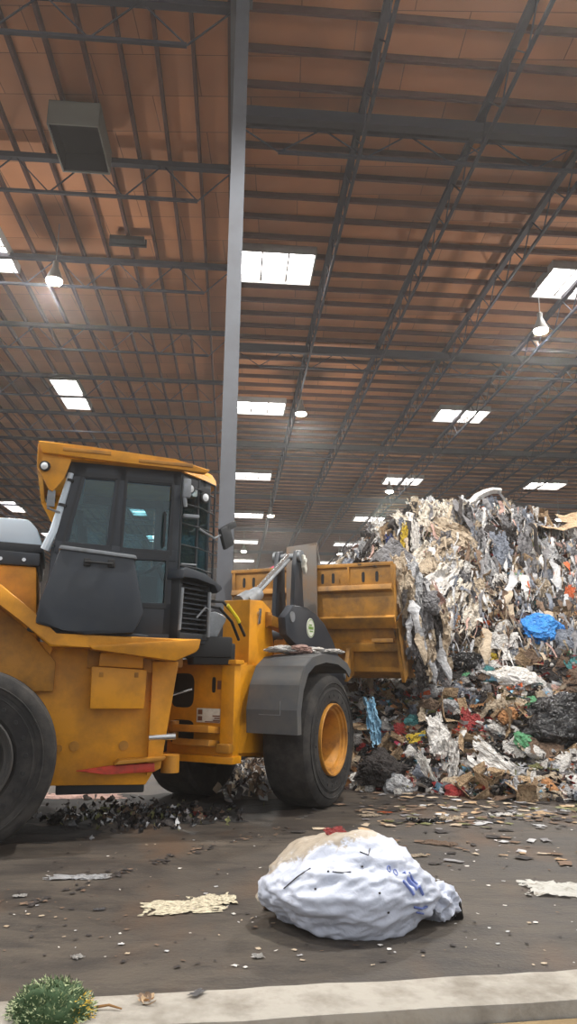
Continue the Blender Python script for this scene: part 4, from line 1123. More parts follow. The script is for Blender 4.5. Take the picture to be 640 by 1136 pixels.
for c in cl: me.materials.append(PAL[c])
o = bpy.data.objects.new('stringy_shreds', me); COL.objects.link(o); tag(o, 'tangle of thin ragged fibres hanging over the upper heap', 'scraps', kind='stuff')
# lower, tumbled zone
for _ in range(290):
    x, y, t = rand_pile(-.02, .72)
    z = max(0, pile_z(x, y)); c = wchoice(LOC); s = random.uniform(.07, .17) * (1.1 if c in ('white', 'black') else 1)
    drop('bag', c, (x, y, z + s * .25), s, surf_M(x, y, .15), '%s crumpled plastic bag on the lower slope of the heap' % c, '%s bags on the lower heap' % c)
for _ in range(40):
    x, y, t = rand_pile(.72, 1.05); x = max(x, 1.3)
    z = max(0, pile_z(x, y)); c = wchoice(UPC); s = random.uniform(.12, .28)
    drop('bag', c, (x, y, z + s * .3), s, surf_M(x, y, .15), '%s crumpled plastic bag near the top of the heap' % c, '%s bags near the heap top' % c)
for _ in range(170):
    x, y, t = rand_pile(0, .75)
    z = max(0, pile_z(x, y)); c = wchoice(LOC); s = random.uniform(.08, .24)
    drop('film', c, (x, y - .03, z + .07), s, surf_M(x, y, .25), '%s torn wrapper lying on the lower slope of the heap' % c, '%s wrappers on the lower heap' % c)
for _ in range(60):
    x, y, t = rand_pile(0, 1); s = random.uniform(.08, .2); z = max(0, pile_z(x, y))
    drop('carton', 'cardboard', (x, y, z + s * .3), s, surf_M(x, y, .1), 'small crushed cardboard carton in the trash heap', 'crushed cartons in the heap')
for _ in range(70):
    x, y, t = rand_pile(0, .8); s = random.uniform(.1, .28); z = max(0, pile_z(x, y)); c = wchoice({'cardboard': 3, 'brown': 2, 'white': 1})
    drop('panel', c, (x, y - .03, z + .06), s, surf_M(x, y, .2), 'bent %s sheet piece stuck in the trash heap' % {'cardboard': 'tan cardboard', 'brown': 'dark brown', 'white': 'white board'}[c], '%s sheets in the heap' % c)
for _ in range(40):
    x, y, t = rand_pile(0, .8); s = random.uniform(.07, .13); z = max(0, pile_z(x, y)); c = wchoice({'pale grey': 3, 'white': 2, 'light blue': 1})
    drop('bottle', c, (x, y - .05, z + .08), s, surf_M(x, y, .1) @ Matrix.Rotation(1.57, 4, 'X'), '%s crushed bottle on the trash heap' % c, '%s bottles on the heap' % c)

# singled-out pieces
CAMDIR = Vector((0, -1, .25)).normalized()
def face_M(spin=0, n=None):
    n = (n or CAMDIR).normalized(); return n.to_track_quat('Z', 'Y').to_matrix().to_4x4() @ Matrix.Rotation(spin, 4, 'Z')
def put(kind, colour, px, py, size, label, cat, name, out=.12, M=None, idx=0, scale=None, material=None):
    p = on_pile(px, py); p = p + Vector((0, -out, out * .3))
    return drop(kind, colour, p, size, M if M is not None else face_M(random.uniform(-.5, .5)), label, None, cat, name, idx, scale, material)
put('bag', 'blue', 598, 702, .36, 'bright blue plastic bag, most vivid thing on the heap', 'bag', 'plastic_bag', idx=1, scale=(1, 1, 1.1))
put('bag', 'blue-grey', 630, 716, .27, 'grey-blue bag right of the bright blue bag', 'bag', 'plastic_bag', idx=2)
put('bag', 'green', 582, 826, .2, 'pale green plastic bag low on the heap beside the big black bag', 'bag', 'plastic_bag', idx=4, M=face_M(-.6))
put('bag', 'black', 618, 806, .5, 'big shiny black rubbish bag low at the right of the heap', 'rubbish bag', 'rubbish_bag', idx=5, out=.1, M=face_M(.1), scale=(1.15, .95, 1))
put('bag', 'tan', 562, 797, .18, 'rounded orange-tan bag left of the big black bag', 'bag', 'plastic_bag', idx=6)
put('film', 'red', 519, 805, .18, 'bright red crumpled packet in the middle of the lower heap', 'packet', 'food_packet', idx=2)
put('bag', 'white', 572, 757, .3, 'large smooth white bag below the bright blue bag', 'bag', 'plastic_bag', idx=8, M=face_M(2.9), scale=(1.2, 1, 1))
put('bag', 'black', 514, 738, .27, 'round black bag in the middle of the heap right of the bucket', 'rubbish bag', 'rubbish_bag', idx=9)
put('bag', 'olive', 541, 733, .13, 'small yellow-green bag between the black bag and white paper', 'bag', 'plastic_bag', idx=10, material=PAL['yellow'])
put('panel', 'white', 552, 716, .25, 'flat white paper sheet left of the bright blue bag', 'paper', 'paper_sheet', idx=1, out=.18, M=face_M(-.1))
put('bag', 'brown', 474, 789, .18, 'reddish brown rounded parcel low on the heap beside the wheel', 'parcel', 'parcel', idx=11, M=face_M(.1))
put('bag', 'pale grey', 499, 786, .16, 'pale bottle-shaped bag touching the brown parcel', 'bag', 'plastic_bag', idx=12)
put('bag', 'teal', 455, 803, .11, 'small teal bag above the red packets near the front wheel', 'bag', 'plastic_bag', idx=3)
put('film', 'yellow', 463, 820, .15, 'mustard yellow wrapper above the white limp film', 'wrapper', 'wrapper', idx=5, scale=(1.2, .5, 1), M=face_M(.2))
put('film', 'red', 443, 812, .11, 'small red packet under the teal bag', 'packet', 'food_packet', idx=6)
put('film', 'pink', 443, 829, .08, 'tiny crimson packet below the other red packet near the wheel', 'packet', 'food_packet', idx=7)
put('bag', 'light blue', 427, 864, .2, 'pale blue rounded bag at the foot of the heap beside the front wheel', 'bag', 'plastic_bag', idx=13, scale=(1, .8, .8), M=face_M(-.3))
put('bag', 'pale grey', 440, 874, .24, 'pale grey bag at the foot of the heap, right of the pale blue bag', 'bag', 'plastic_bag', idx=0, scale=(1, .85, .8), M=face_M(-.3))
for k, (px, py, w, h, sp, lb) in enumerate([(483, 825, .2, .38, .15, 'tall limp white film standing at the foot of the heap'), (499, 852, .09, .3, -.1, 'narrow white film leg right of the tall limp film'), (470, 858, .08, .3, .45, 'narrow white film leg left of the tall limp film')]):
    put('hung', 'white', px, py, h, lb, 'plastic film', 'limp_film', out=.25, M=face_M(sp), idx=k, scale=(w / h * 1.6, 1, 1))
put('film', 'white', 552, 858, .38, 'wide white sheet sloping down to the floor below the green bag', 'plastic film', 'plastic_sheet', idx=8, M=face_M(-.7), scale=(1.3, .6, 1), out=.15)
put('film', 'white', 606, 880, .34, 'long white sheet flat on the floor under the big black bag', 'plastic film', 'plastic_sheet', idx=9, M=face_M(.05, Vector((0, -.4, 1))), scale=(1.4, .6, .8), out=.1)
put('streamer', 'orange', 620, 632, .75, 'bright orange strip hanging at the right side of the heap', 'strip', 'orange_strip', idx=2, out=.35, M=Matrix.Rotation(-.35, 4, 'Y'), scale=(1.3, 1, 1))
put('film', 'orange', 625, 668, .13, 'orange crumpled net at the lower end of the orange strip', 'net', 'orange_net', idx=3, out=.3, M=face_M(1.2), scale=(1.8, .7, 1))
put('streamer', 'orange', 579, 652, .4, 'short dull orange strip above the bright blue bag', 'strip', 'orange_strip', idx=5, out=.3, M=Matrix.Identity(4))
put('hung', 'yellow', 445, 606, .33, 'narrow yellow cloth hanging at the upper left edge of the heap', 'cloth', 'hanging_cloth', idx=1, out=.35, M=face_M(-.15), scale=(.4, 1, 1))
put('hung', 'navy', 432, 612, .25, 'navy blue cloth left of the yellow cloth near the bucket', 'cloth', 'hanging_cloth', idx=2, out=.3, M=face_M(.2), scale=(.8, 1, 1))
put('hung', 'white', 458, 604, .36, 'white cloth hanging right beside the yellow cloth', 'cloth', 'hanging_cloth', idx=3, out=.3, M=face_M(-.05), scale=(.5, 1, 1))
put('hung', 'white', 478, 660, .62, 'large cream film sagging down the middle of the heap', 'plastic film', 'sagging_film', idx=4, out=.3, M=face_M(-.75), scale=(.7, 1, 1))
put('hung', 'beige', 500, 600, .5, 'cream torn tarpaulin draped near the summit of the heap', 'tarpaulin', 'draped_tarpaulin', idx=5, out=.25, M=face_M(.9))
PAL['cream'] = trash_mat('cream_film', (226, 216, 200), .4, (170, 154, 134))
for k, (px, py, s, a) in enumerate([(448, 588, .38, .6), (470, 580, .42, -.4), (492, 578, .4, .2), (515, 570, .36, 1.2), (466, 625, .46, -.5), (492, 640, .45, -.8), (505, 668, .4, -.5), (520, 690, .34, -.4), (436, 640, .36, .1)]):
    o = put('hung', 'cream', px, py, s, 'broad cream film draped over the left half of the upper heap', 'plastic film', 'draped_film', idx=k, out=.2, M=face_M(a), scale=(.75, 1, 1)); o['group'] = 'broad cream films on the upper heap'
for k, (px, py, s, a) in enumerate([(560, 590, .34, .3), (540, 640, .4, .1), (585, 640, .38, -.2), (604, 620, .36, .2), (530, 610, .36, 0)]):
    o = put('hung', ['grey', 'pale grey'][k % 2], px, py, s, 'broad grey film draped over the right half of the upper heap', 'plastic film', 'draped_film', idx=k + 3, out=.2, M=face_M(a), scale=(.6, 1, 1)); o['group'] = 'broad grey films on the upper heap'
put('hung', 'blue-grey', 552, 618, .42, 'blue-grey plastic drape right of the summit', 'plastic film', 'sagging_film', idx=6, out=.3, M=face_M(.1), scale=(.8, 1, 1))
put('hung', 'grey', 577, 612, .42, 'mid grey sack hanging right of the blue-grey drape', 'sack', 'hanging_sack', idx=7, out=.3, M=face_M(-.2), scale=(.6, 1, 1))
put('panel', 'cardboard', 618, 597, .5, 'tan cardboard slab jutting out at the upper right of the heap', 'cardboard', 'cardboard_slab', idx=0, out=.35, M=Matrix.Rotation(.2, 4, 'Y') @ Matrix.Rotation(.35, 4, 'X'), scale=(1, 1, 1))
put('panel', 'cardboard', 632, 580, .4, 'brown cardboard slab topmost at the right edge of the heap', 'cardboard', 'cardboard_slab', idx=2, out=.2, M=Matrix.Rotation(.1, 4, 'Y') @ Matrix.Rotation(.6, 4, 'X'))
put('carton', 'cardboard', 596, 574, .2, 'tan crushed carton on the ridge right of the summit', 'box', 'crushed_box', idx=1, out=.05)
put('panel', 'brown', 545, 886, .42, 'reddish brown cardboard sheet flat on the floor before the heap', 'cardboard', 'cardboard_sheet', idx=3, out=.02, M=Matrix.Rotation(.1, 4, 'Z'), scale=(1, 1, .3))
put('panel', 'cardboard', 590, 905, .3, 'torn cardboard sheet on the floor right of the brown sheet', 'cardboard', 'cardboard_sheet', idx=4, out=.02, M=Matrix.Rotation(.5, 4, 'Z'), scale=(1, 1, .3))
# bright shred standing on the summit
def ribbon(pts, w, name, label, cat, colour, group=None):
    m = MB(); P = []
    for i, q in enumerate(pts):
        q = Vector(q); d = (Vector(pts[min(i + 1, len(pts) - 1)]) - Vector(pts[max(i - 1, 0)])).normalized(); s = d.cross(Vector((0, 1, .2))).normalized()
        ww = w * (1.1 - .6 * i / len(pts)); P.append([q - s * ww + Vector((0, .03, 0)), q + Vector((0, -.05, 0)), q + s * ww + Vector((0, .03, 0))])
    m.sheet(P); return tag(m.done(name, PAL[colour], None, None, 60), label, cat, group)
s0 = Vector((3.85, 15.2, pile_z(3.85, 15.2) + .12))
ribbon([s0 + Vector(q) for q in ((0, 0, -.1), (.12, 0, .15), (.25, .02, .3), (.42, .03, .4), (.6, .02, .46), (.78, 0, .45))], .1, 'standing_shred', 'white stiff shred arching up above the summit', 'shred', 'white')
ribbon([s0 + Vector(q) for q in ((.7, 0, .44), (.78, 0, .34), (.88, 0, .2), (.95, 0, .08))], .022, 'thin_wire', 'thin pale wire dropping from the arching shred', 'wire', 'pale grey')

# ------------------------------------------------------------------ trash in and around the bucket
def FP(x, y, z): return FF @ Vector((x, y, z))
bm = bmesh.new(); rows = []
for i in range(19):
    row = []
    for j in range(37):
        x = BX + .06 + i * .075; y = -1.72 + j * 2.7 / 36
        z = 3.05 + .1 * (1 - ((x - BX - .7) / .8) ** 2) + .1 * noise.noise(Vector((x * 3, y * 3, 1))) - max(0, (x - BX - .5)) * .45 - (.35 if y > -.3 else 0) - (.0 if y > -.3 else 0)
        row.append(bm.verts.new(FP(x, y, z)))
    rows.append(row)
for a, b in zip(rows, rows[1:]):
    for j in range(len(a) - 1): bm.faces.new([a[j], b[j], b[j + 1], a[j + 1]])
c0 = rows[9][18].co.copy(); me = bpy.data.meshes.new('bucket_load'); bm.transform(Matrix.Translation(-c0)); bm.to_mesh(me); bm.free()
for p_ in me.polygons: p_.use_smooth = True
o = bpy.data.objects.new('bucket_load', me); COL.objects.link(o); me.materials.append(GARB); o.location = c0
tag(o, 'loose mixed trash filling the raised bucket', 'trash load', kind='stuff')
PTS = []
for _ in range(1500):
    x = BX + random.uniform(.08, 1.2); y = random.uniform(-1.7, .95); z = 3.05 + random.uniform(-.05, .16) - max(0, (x - BX - .5)) * .45 - (.35 if y > -.3 else 0)
    PTS.append((FP(x, y, z), Vector((random.gauss(0, .6), -.6, .7)).normalized()))
shreds('bucket_shreds', PTS, 'small shreds heaped along the rim of the bucket', 'scraps', ['grey', 'pale grey', 'dark', 'beige', 'blue-grey', 'brown', 'white'])
for k in range(34):
    x = BX + random.uniform(.1, .8); y = random.uniform(-1.65, -.55) ; c = wchoice({'grey': 3, 'pale grey': 3, 'blue-grey': 2, 'dark': 3, 'white': 1, 'beige': 1})
    drop(random.choice(['bag', 'film', 'film']), c, FP(x, y, 3.2 + random.uniform(0, .14) - (x - BX) * .1), random.uniform(.08, .17), None, '%s crumpled scrap piled in the bucket' % c, '%s scraps in the bucket' % c, 'scrap', 'bucket_scrap')
drop('bag', 'pink', FP(BX + .35, .42, 3.22), .24, face_M(.5), 'crimson bag poking out of the left half of the bucket', None, 'bag', 'plastic_bag', 2, (1.3, .7, .8))
drop('film', 'white', FP(BX + .2, .62, 3.25), .16, Matrix.Rotation(.3, 4, 'Y'), 'white scrap lying along the far left rim of the bucket', None, 'scrap', 'bucket_scrap', 3, (1.4, .6, 1))
drop('panel', 'grey', FP(BX + .9, -1.35, 3.35), .4, face_M(.7, Vector((-.2, -1, .5))), 'grey bent panel leaning out of the bucket towards the heap', None, 'panel', 'bent_panel', 2)
drop('film', 'pale grey', FP(BX + 1.0, -1.6, 3.25), .35, face_M(.4), 'pale grey film bunched between the bucket and the heap', None, 'plastic film', 'torn_film', 4)
# films hanging over the side of the bucket
hang = [(.25, -1.86, 2.95, .5, 'beige', .12), (.55, -1.9, 2.85, .55, 'pale grey', -.05), (.85, -1.95, 2.7, .5, 'grey', .1), (.5, -1.92, 2.3, .45, 'grey', .0), (.9, -1.98, 2.1, .5, 'beige', -.1), (1.2, -2.0, 2.5, .55, 'dark', .1), (1.3, -2.05, 1.9, .45, 'grey', .1), (1.55, -2.05, 2.8, .4, 'pinkish', .2), (1.5, -2.1, 2.2, .55, 'beige', 0), (.75, -1.95, 1.7, .35, 'dark', 0)]
for k, (dx, y, z, s, c, sp) in enumerate(hang):
    drop('hung', c, FP(BX + dx, y, z), s, face_M(sp, Vector((.35, -1, .05))), '%s torn film hanging over the right side of the bucket' % c, '%s films hanging from the bucket' % c, idx=k, scale=(.6, 1, 1))
for k in range(26):
    c = wchoice({'grey': 3, 'beige': 3, 'dark': 2, 'pale grey': 2})
    drop('streamer', c, FP(BX + random.uniform(.2, 1.7), -1.9 - random.uniform(0, .15), random.uniform(2.3, 3.1)), random.uniform(.4, 1.0), Matrix.Rotation(random.uniform(-.3, .3), 4, 'Y'), '%s ragged strip hanging from the bucket side' % c, '%s strips hanging from the bucket' % c)
drop('bag', 'grey', FP(BX + .95, -2.0, 2.75), .26, face_M(.8), 'dark grey full bag bulging over the right side of the bucket', None, 'bag', 'plastic_bag', 7)
drop('hung', 'light blue', (1.28, 11.0, .95), .36, face_M(.15), 'light blue film standing between the front wheel and the heap', None, 'plastic film', 'torn_film', 6, (.5, 1, 1))
drop('bag', 'dark', (1.35, 10.95, .28), .3, None, 'dark bag on the floor behind the front wheel', None, 'bag', 'plastic_bag', 5)
# rag on the front fender
rg = empty('dirty_rag', FP(1.45, -1.1, 1.88), 'dirty white and pink rag lying on the grey front fender', 'rag')
for k, (dx, dy, s, c) in enumerate([(-.3, .1, .17, 'white'), (-.02, .0, .17, 'pinkish'), (.25, -.1, .17, 'white'), (.5, -.25, .13, 'white')]):
    o = drop('bag', c, Vector((0, 0, 0)), s, idx=k + 4, name='rag_fold')
    del o['category']; o.parent = rg; v = FF.to_3x3() @ Vector((dx, dy, .03)); o.matrix_local = Matrix.Translation(v) @ Matrix.Rotation(k * .7 + .4, 4, 'Z') @ Matrix.Diagonal((s * 1.4, s, s * .45, 1))

# ------------------------------------------------------------------ foreground
def islands(m, name, mt, par):
    seen = set(); gs = []
    for v in m.bm.verts:
        if v in seen: continue
        st = [v]; seen.add(v); g = []
        while st:
            a = st.pop(); g.append(a)
            for e in a.link_edges:
                b = e.other_vert(a)
                if b not in seen: seen.add(b); st.append(b)
        gs.append(g)
    for g in gs:
        m2 = MB(); mp = {v: m2.bm.verts.new(v.co) for v in g}
        for f in {f for v in g for f in v.link_faces}: m2.bm.faces.new([mp[v] for v in f.verts])
        o = bpy.data.objects.new(name, m2.mesh(name)); COL.objects.link(o); o.data.materials.append(mt); o.parent = par
    m.bm.free()
# big white bag on the floor
c = on_floor(398, 1020); bagc = Vector((.46, 5.28, 0))
bm = ico(6); o_ = Vector((3.3, 8.1, 2.2))
for v in bm.verts:
    p = v.co.copy(); up = max(0, p.z)
    # pillow outline: blunt left end, tapered neck to the right
    ex = 1 - .30 * max(0, p.x - .2) ** 1.3 - .10 * max(0, -p.x - .4)
    x = p.x * .60; y = p.y * .42 * ex; z = p.z * .285 * ex * (1 + .16 * math.cos((p.x + .12) * 2.1))
    r = .06 * noise.noise(p * 1.5 + o_) + .055 * (ridged(Vector((p.x * 1.1 + p.z * .8, p.y * 2.0, p.z * 2.0 - p.x * .9)) + o_, 3) - .45) + .016 * ridged(Vector((p.x * 3, p.y * 6, p.z * 5 - p.x * 4)) + o_, 2)
    q = Vector((x, y, z)) + p * r
    q.z = max(q.z, -.205 + .01 * noise.noise(p * 5)) if q.z < -.16 else q.z
    v.co = q
WB, nt, p = new_mat('white_bag_plastic'); N = nt.nodes; L_ = nt.links
tc = N.new('ShaderNodeTexCoord'); n1 = N.new('ShaderNodeTexNoise'); n1.inputs['Scale'].default_value = 4.5; n1.inputs['Detail'].default_value = 9; n1.inputs['Roughness'].default_value = .75
L_.new(tc.outputs['Object'], n1.inputs['Vector'])
sx = N.new('ShaderNodeSeparateXYZ'); L_.new(tc.outputs['Object'], sx.inputs[0])
# soil stain with a shape of its own: over the upper left shoulder of the bag
ma = N.new('ShaderNodeMath'); ma.operation = 'MULTIPLY_ADD'; ma.inputs[1].default_value = 1.7; L_.new(sx.outputs[2], ma.inputs[0]); L_.new(n1.outputs['Fac'], ma.inputs[2])
mb = N.new('ShaderNodeMath'); mb.operation = 'MULTIPLY_ADD'; mb.inputs[1].default_value = -.4; L_.new(sx.outputs[0], mb.inputs[0]); L_.new(ma.outputs[0], mb.inputs[2])
mc = N.new('ShaderNodeMath'); mc.operation = 'MULTIPLY_ADD'; mc.inputs[1].default_value = .55; L_.new(sx.outputs[1], mc.inputs[0]); L_.new(mb.outputs[0], mc.inputs[2])
rr = N.new('ShaderNodeValToRGB'); rr.color_ramp.elements[0].position = .94; rr.color_ramp.elements[1].position = 1.25
L_.new(mc.outputs[0], rr.inputs[0])
mx = N.new('ShaderNodeMix'); mx.data_type = 'RGBA'; mx.inputs[6].default_value = srgb(198, 203, 217); mx.inputs[7].default_value = srgb(168, 156, 140)
L_.new(rr.outputs[0], mx.inputs[0])
n2 = N.new('ShaderNodeTexNoise'); n2.inputs['Scale'].default_value = 11; n2.inputs['Detail'].default_value = 8; L_.new(tc.outputs['Object'], n2.inputs['Vector'])
r2 = N.new('ShaderNodeValToRGB'); r2.color_ramp.elements[0].position = .6; r2.color_ramp.elements[1].position = .78; L_.new(n2.outputs['Fac'], r2.inputs[0])
m2 = N.new('ShaderNodeMath'); m2.operation = 'MULTIPLY'; m2.inputs[1].default_value = .5; L_.new(r2.outputs[0], m2.inputs[0])
mx2 = N.new('ShaderNodeMix'); mx2.data_type = 'RGBA'; mx2.inputs[7].default_value = srgb(120, 108, 98); L_.new(m2.outputs[0], mx2.inputs[0]); L_.new(mx.outputs[2], mx2.inputs[6]); L_.new(mx2.outputs[2], p.inputs['Base Color'])
p.inputs['Roughness'].default_value = .38
b = N.new('ShaderNodeBump'); b.inputs['Strength'].default_value = .35; b.inputs['Distance'].default_value = .015; n3 = N.new('ShaderNodeTexNoise'); n3.inputs['Scale'].default_value = 14; n3.inputs['Distortion'].default_value = 1.4; n3.inputs['Detail'].default_value = 6
L_.new(tc.outputs['Object'], n3.inputs['Vector']); L_.new(n3.outputs['Fac'], b.inputs['Height']); L_.new(b.outputs[0], p.inputs['Normal'])
me = bpy.data.meshes.new('full_white_bag'); bm.to_mesh(me); me.materials.append(WB)
for p_ in me.polygons: p_.use_smooth = True
bagM = Matrix.Translation(bagc + Vector((0, 0, .203))) @ Matrix.Rotation(R_(9), 4, 'Z') @ Matrix.Rotation(R_(2), 4, 'Y')
wb = bpy.data.objects.new('full_white_bag', me); COL.objects.link(wb); wb.matrix_world = bagM
tag(wb, 'big full white plastic bag lying alone on the floor in front', 'bag')
bvh = BVHTree.FromBMesh(bm); 
def on_bag(x, z, off=.004):
    """point on the camera-side skin of the bag"""
    h = bvh.ray_cast(Vector((x, -2, z + .5)), Vector((0, 1, -.25)).normalized())
    return (h[0] + h[1] * off) if h[0] is not None else None
m = MB()
def stroke(pts, w=.006):
    P = [on_bag(*q) for q in pts]; P = [q for q in P if q is not None]
    if len(P) > 1: m.tube(P, w, 5)
INK = mat('blue_print_ink', (108, 124, 186), .5)
for (cx, cz) in ((.16, .12), (.2, .10)): stroke([(cx + .012 * math.cos(a), cz + .018 * math.sin(a)) for a in [k * .8 for k in range(9)]], .003)
stroke([(.26, .1), (.3, .04), (.34, .0)], .016); stroke([(.3, .1), (.33, .05), (.35, .03)], .008); stroke([(.24, .05), (.29, .0), (.31, -.03)], .01); stroke([(.36, .02), (.39, -.03)], .01)
stroke([(.32, -.1), (.38, -.11), (.43, -.1)], .008); stroke([(.34, -.13), (.4, -.14)], .006)
islands(m, 'blue_printing', INK, wb)
m = MB()
for q in ((-.25, .1), (-.02, .13), (.06, -.02), (-.33, .0), (.12, -.13)): 
    P = on_bag(*q)
    if P is not None: m.tube([P, P + Vector((.012, 0, .003))], .006, 5)
for pts in (([(-.5, -.0), (-.42, .07), (-.34, .12)]), ([(-.22, .1), (-.16, .095), (-.1, .1)]), ([(-.02, .22), (.03, .2), (.06, .24)])): stroke(pts, .0035)
islands(m, 'dark_crease', PAL['dark'], wb)  # dark specks and thin dark lines laid on the bag skin
m = MB(); m.bm.free(); m.bm = ico(5)
for v in m.bm.verts:
    p_ = v.co.copy(); v.co = Vector((.60 + p_.x * .12, p_.y * .12, -.07 + p_.z * .10)) + p_ * (.05 * noise.noise(p_ * 2 + o_) + .03 * ridged(p_ * 2.5, 2))
m.done('bag_knot', WB).parent = wb
m = MB(); m.prism([(.66, -.2), (.72, -.21), (.77, -.17), (.75, -.06), (.71, -.1)], -.05, .05, .012); m.done('dark_tip', PAL['black']).parent = wb
tag(m, None) if False else None
_h = bvh.ray_cast(Vector((-.1, .1, 2)), Vector((0, 0, -1)))[0]
drop('film', 'pink', bagM @ _h + Vector((0, 0, .03)), .075, Matrix.Rotation(.6, 4, 'X'), 'small crimson scrap on top of the big white bag', None, 'scrap', 'red_scrap', 3, (1, .7, 1), material=PAL['red'])
f = drop('film', 'beige', Vector((.1, 5.30, .26)), .3, face_M(.3, Vector((-.55, -.45, .8))), 'dirty beige film slumped over the upper left of the big white bag', None, 'plastic film', 'soiled_film', 6, (1.1, .7, .35), material=film('soiled_clear_film', (196, 184, 162), .45))

# kerb
CONC = mat('pale_concrete', (160, 154, 144), .85, dirt=(112, 104, 93), scale=4.5, amount=.8, bump=.25, bscale=40)
KF = Matrix.Translation((0, 3.47, 0)) @ Matrix.Rotation(R_(9.1), 4, 'Z')
m = MB(); m.box(-8, 8, -.30, .0, .02, .3, .018)
bmesh.ops.subdivide_edges(m.bm, edges=[e for e in m.bm.edges if e.calc_length() > 2], cuts=120)
for v in m.bm.verts:
    v.co += Vector((0, .008 * noise.noise(v.co * 4), .005 * noise.noise(v.co * 5)))
    if v.co.y > -.05 and -.15 < v.co.x + .1 < .35: v.co.y += .012 * noise.noise(Vector((v.co.x * 14, 0, 0)))
kb = tag(m.done('concrete_kerb', CONC, None, KF), 'long pale concrete kerb running across the bottom foreground', 'kerb')
TANC = mat('tan_shaded_concrete', (150, 128, 92), .85, dirt=(110, 92, 66), scale=3, amount=.6, bump=.3)  # tan base colour carries the shade of the near kerb face
m = MB(); m.box(-8, 8, -.5, -.305, .0, .24, .02)
tag(m.done('kerb_shaded_face', TANC, None, KF), 'tan concrete ledge coloured as the shaded near face of the kerb', 'ledge')

# moss clump on the kerb
GRN = [mat('moss_green', (96, 112, 78), .9, dirt=(60, 78, 50), scale=20, amount=.7), mat('leaf_dark_green', (52, 76, 42), .8), mat('pale_sprig', (186, 196, 150), .8), mat('yellow_leaf', (214, 176, 60), .7), mat('dead_stem', (142, 104, 62), .85)]
kt = on_floor(57, 1126, .3)
t_ = empty('moss_clump', (kt.x, kt.y, .3), 'leafy green clump with yellow tips sitting on the kerb at lower left', 'plant')
bm = ico(4)
for v in bm.verts:
    p_ = v.co; v.co = Vector((p_.x * .145, p_.y * .1, max(p_.z, -.1) * .10)) * (1 + .25 * noise.noise(p_ * 3)); v.co += Vector((0, 0, .008))
me = bpy.data.meshes.new('moss_cushion'); bm.to_mesh(me); bm.free(); me.materials.append(GRN[1])
for p_ in me.polygons: p_.use_smooth = True
o = bpy.data.objects.new('moss_cushion', me); COL.objects.link(o); o.parent = t_
bm = bmesh.new()
for k in range(2600):
    th = random.uniform(0, 6.28); u = random.uniform(-.05, 1); r = math.sqrt(max(0, 1 - u * u)); f = random.uniform(.85, 1.2)
    c = Vector((math.cos(th) * r * .145, math.sin(th) * r * .1, max(.005, u * .105))) * f
    d = (Vector((c.x, c.y, c.z + .03)).normalized() + Vector((random.gauss(0, .5), random.gauss(0, .5), random.gauss(0, .5)))).normalized(); s = d.orthogonal().normalized() * random.uniform(.002, .004); l = random.uniform(.008, .02)
    a = bm.verts.new(c - s); b_ = bm.verts.new(c + s); e = bm.verts.new(c + d * l)
    fc = bm.faces.new([a, b_, e]); fc.material_index = 3 if (c.x > .1 and random.random() < .3) else random.choice([0, 0, 0, 1, 2, 2])
me = bpy.data.meshes.new('leaflets'); bm.to_mesh(me); bm.free()
for g in GRN: me.materials.append(g)
o = bpy.data.objects.new('leaflets', me); COL.objects.link(o); o.parent = t_; o['kind'] = 'stuff'
k2 = on_floor(162, 1113, .3)
t_ = empty('dry_leaf_wad', (k2.x, k2.y, .3), 'curled dry brown leaf wad on the kerb right of the moss clump', 'dry leaf')
for k in range(5):
    m = MB(); P = []
    for i in range(7):
        a = i / 6 * 2.4 - 1.2 + k; P.append([Vector((.035 * math.cos(a) + (k - 2) * .012, .02 * math.sin(a) + random.uniform(-.004, .004), .012 + .012 * math.sin(a * 1.7 + k))), Vector((.045 * math.cos(a) + (k - 2) * .012, .028 * math.sin(a), .02 + .014 * math.sin(a * 1.7 + k)))])
    m.sheet(P); o = m.done('curled_leaf', [PAL['brown'], PAL['cardboard'], GRN[4]][k % 3], None, Matrix.Translation(Vector((k2.x, k2.y, .3)))); o.location -= t_.location; o.parent = t_
k3 = on_floor(105, 1120, .3); k4 = on_floor(135, 1121, .3)
m = MB(); m.tube([k3 + Vector((0, 0, .008)), (k3 + k4) / 2 + Vector((0, .01, .014)), k4 + Vector((0, 0, .006))], [.006, .005, .003], 6)
tag(m.done('dry_twig', GRN[4]), 'thin tan twig lying on the kerb beside the moss clump', 'twig')
k5 = on_floor(219, 1104, .3)
drop('film', 'grey', k5 + Vector((0, 0, .01)), .04, Matrix.Rotation(1., 4, 'Z'), 'small grey scrap near the far edge of the kerb', None, 'scrap', 'paper_scrap', 2, (1, .5, .4))

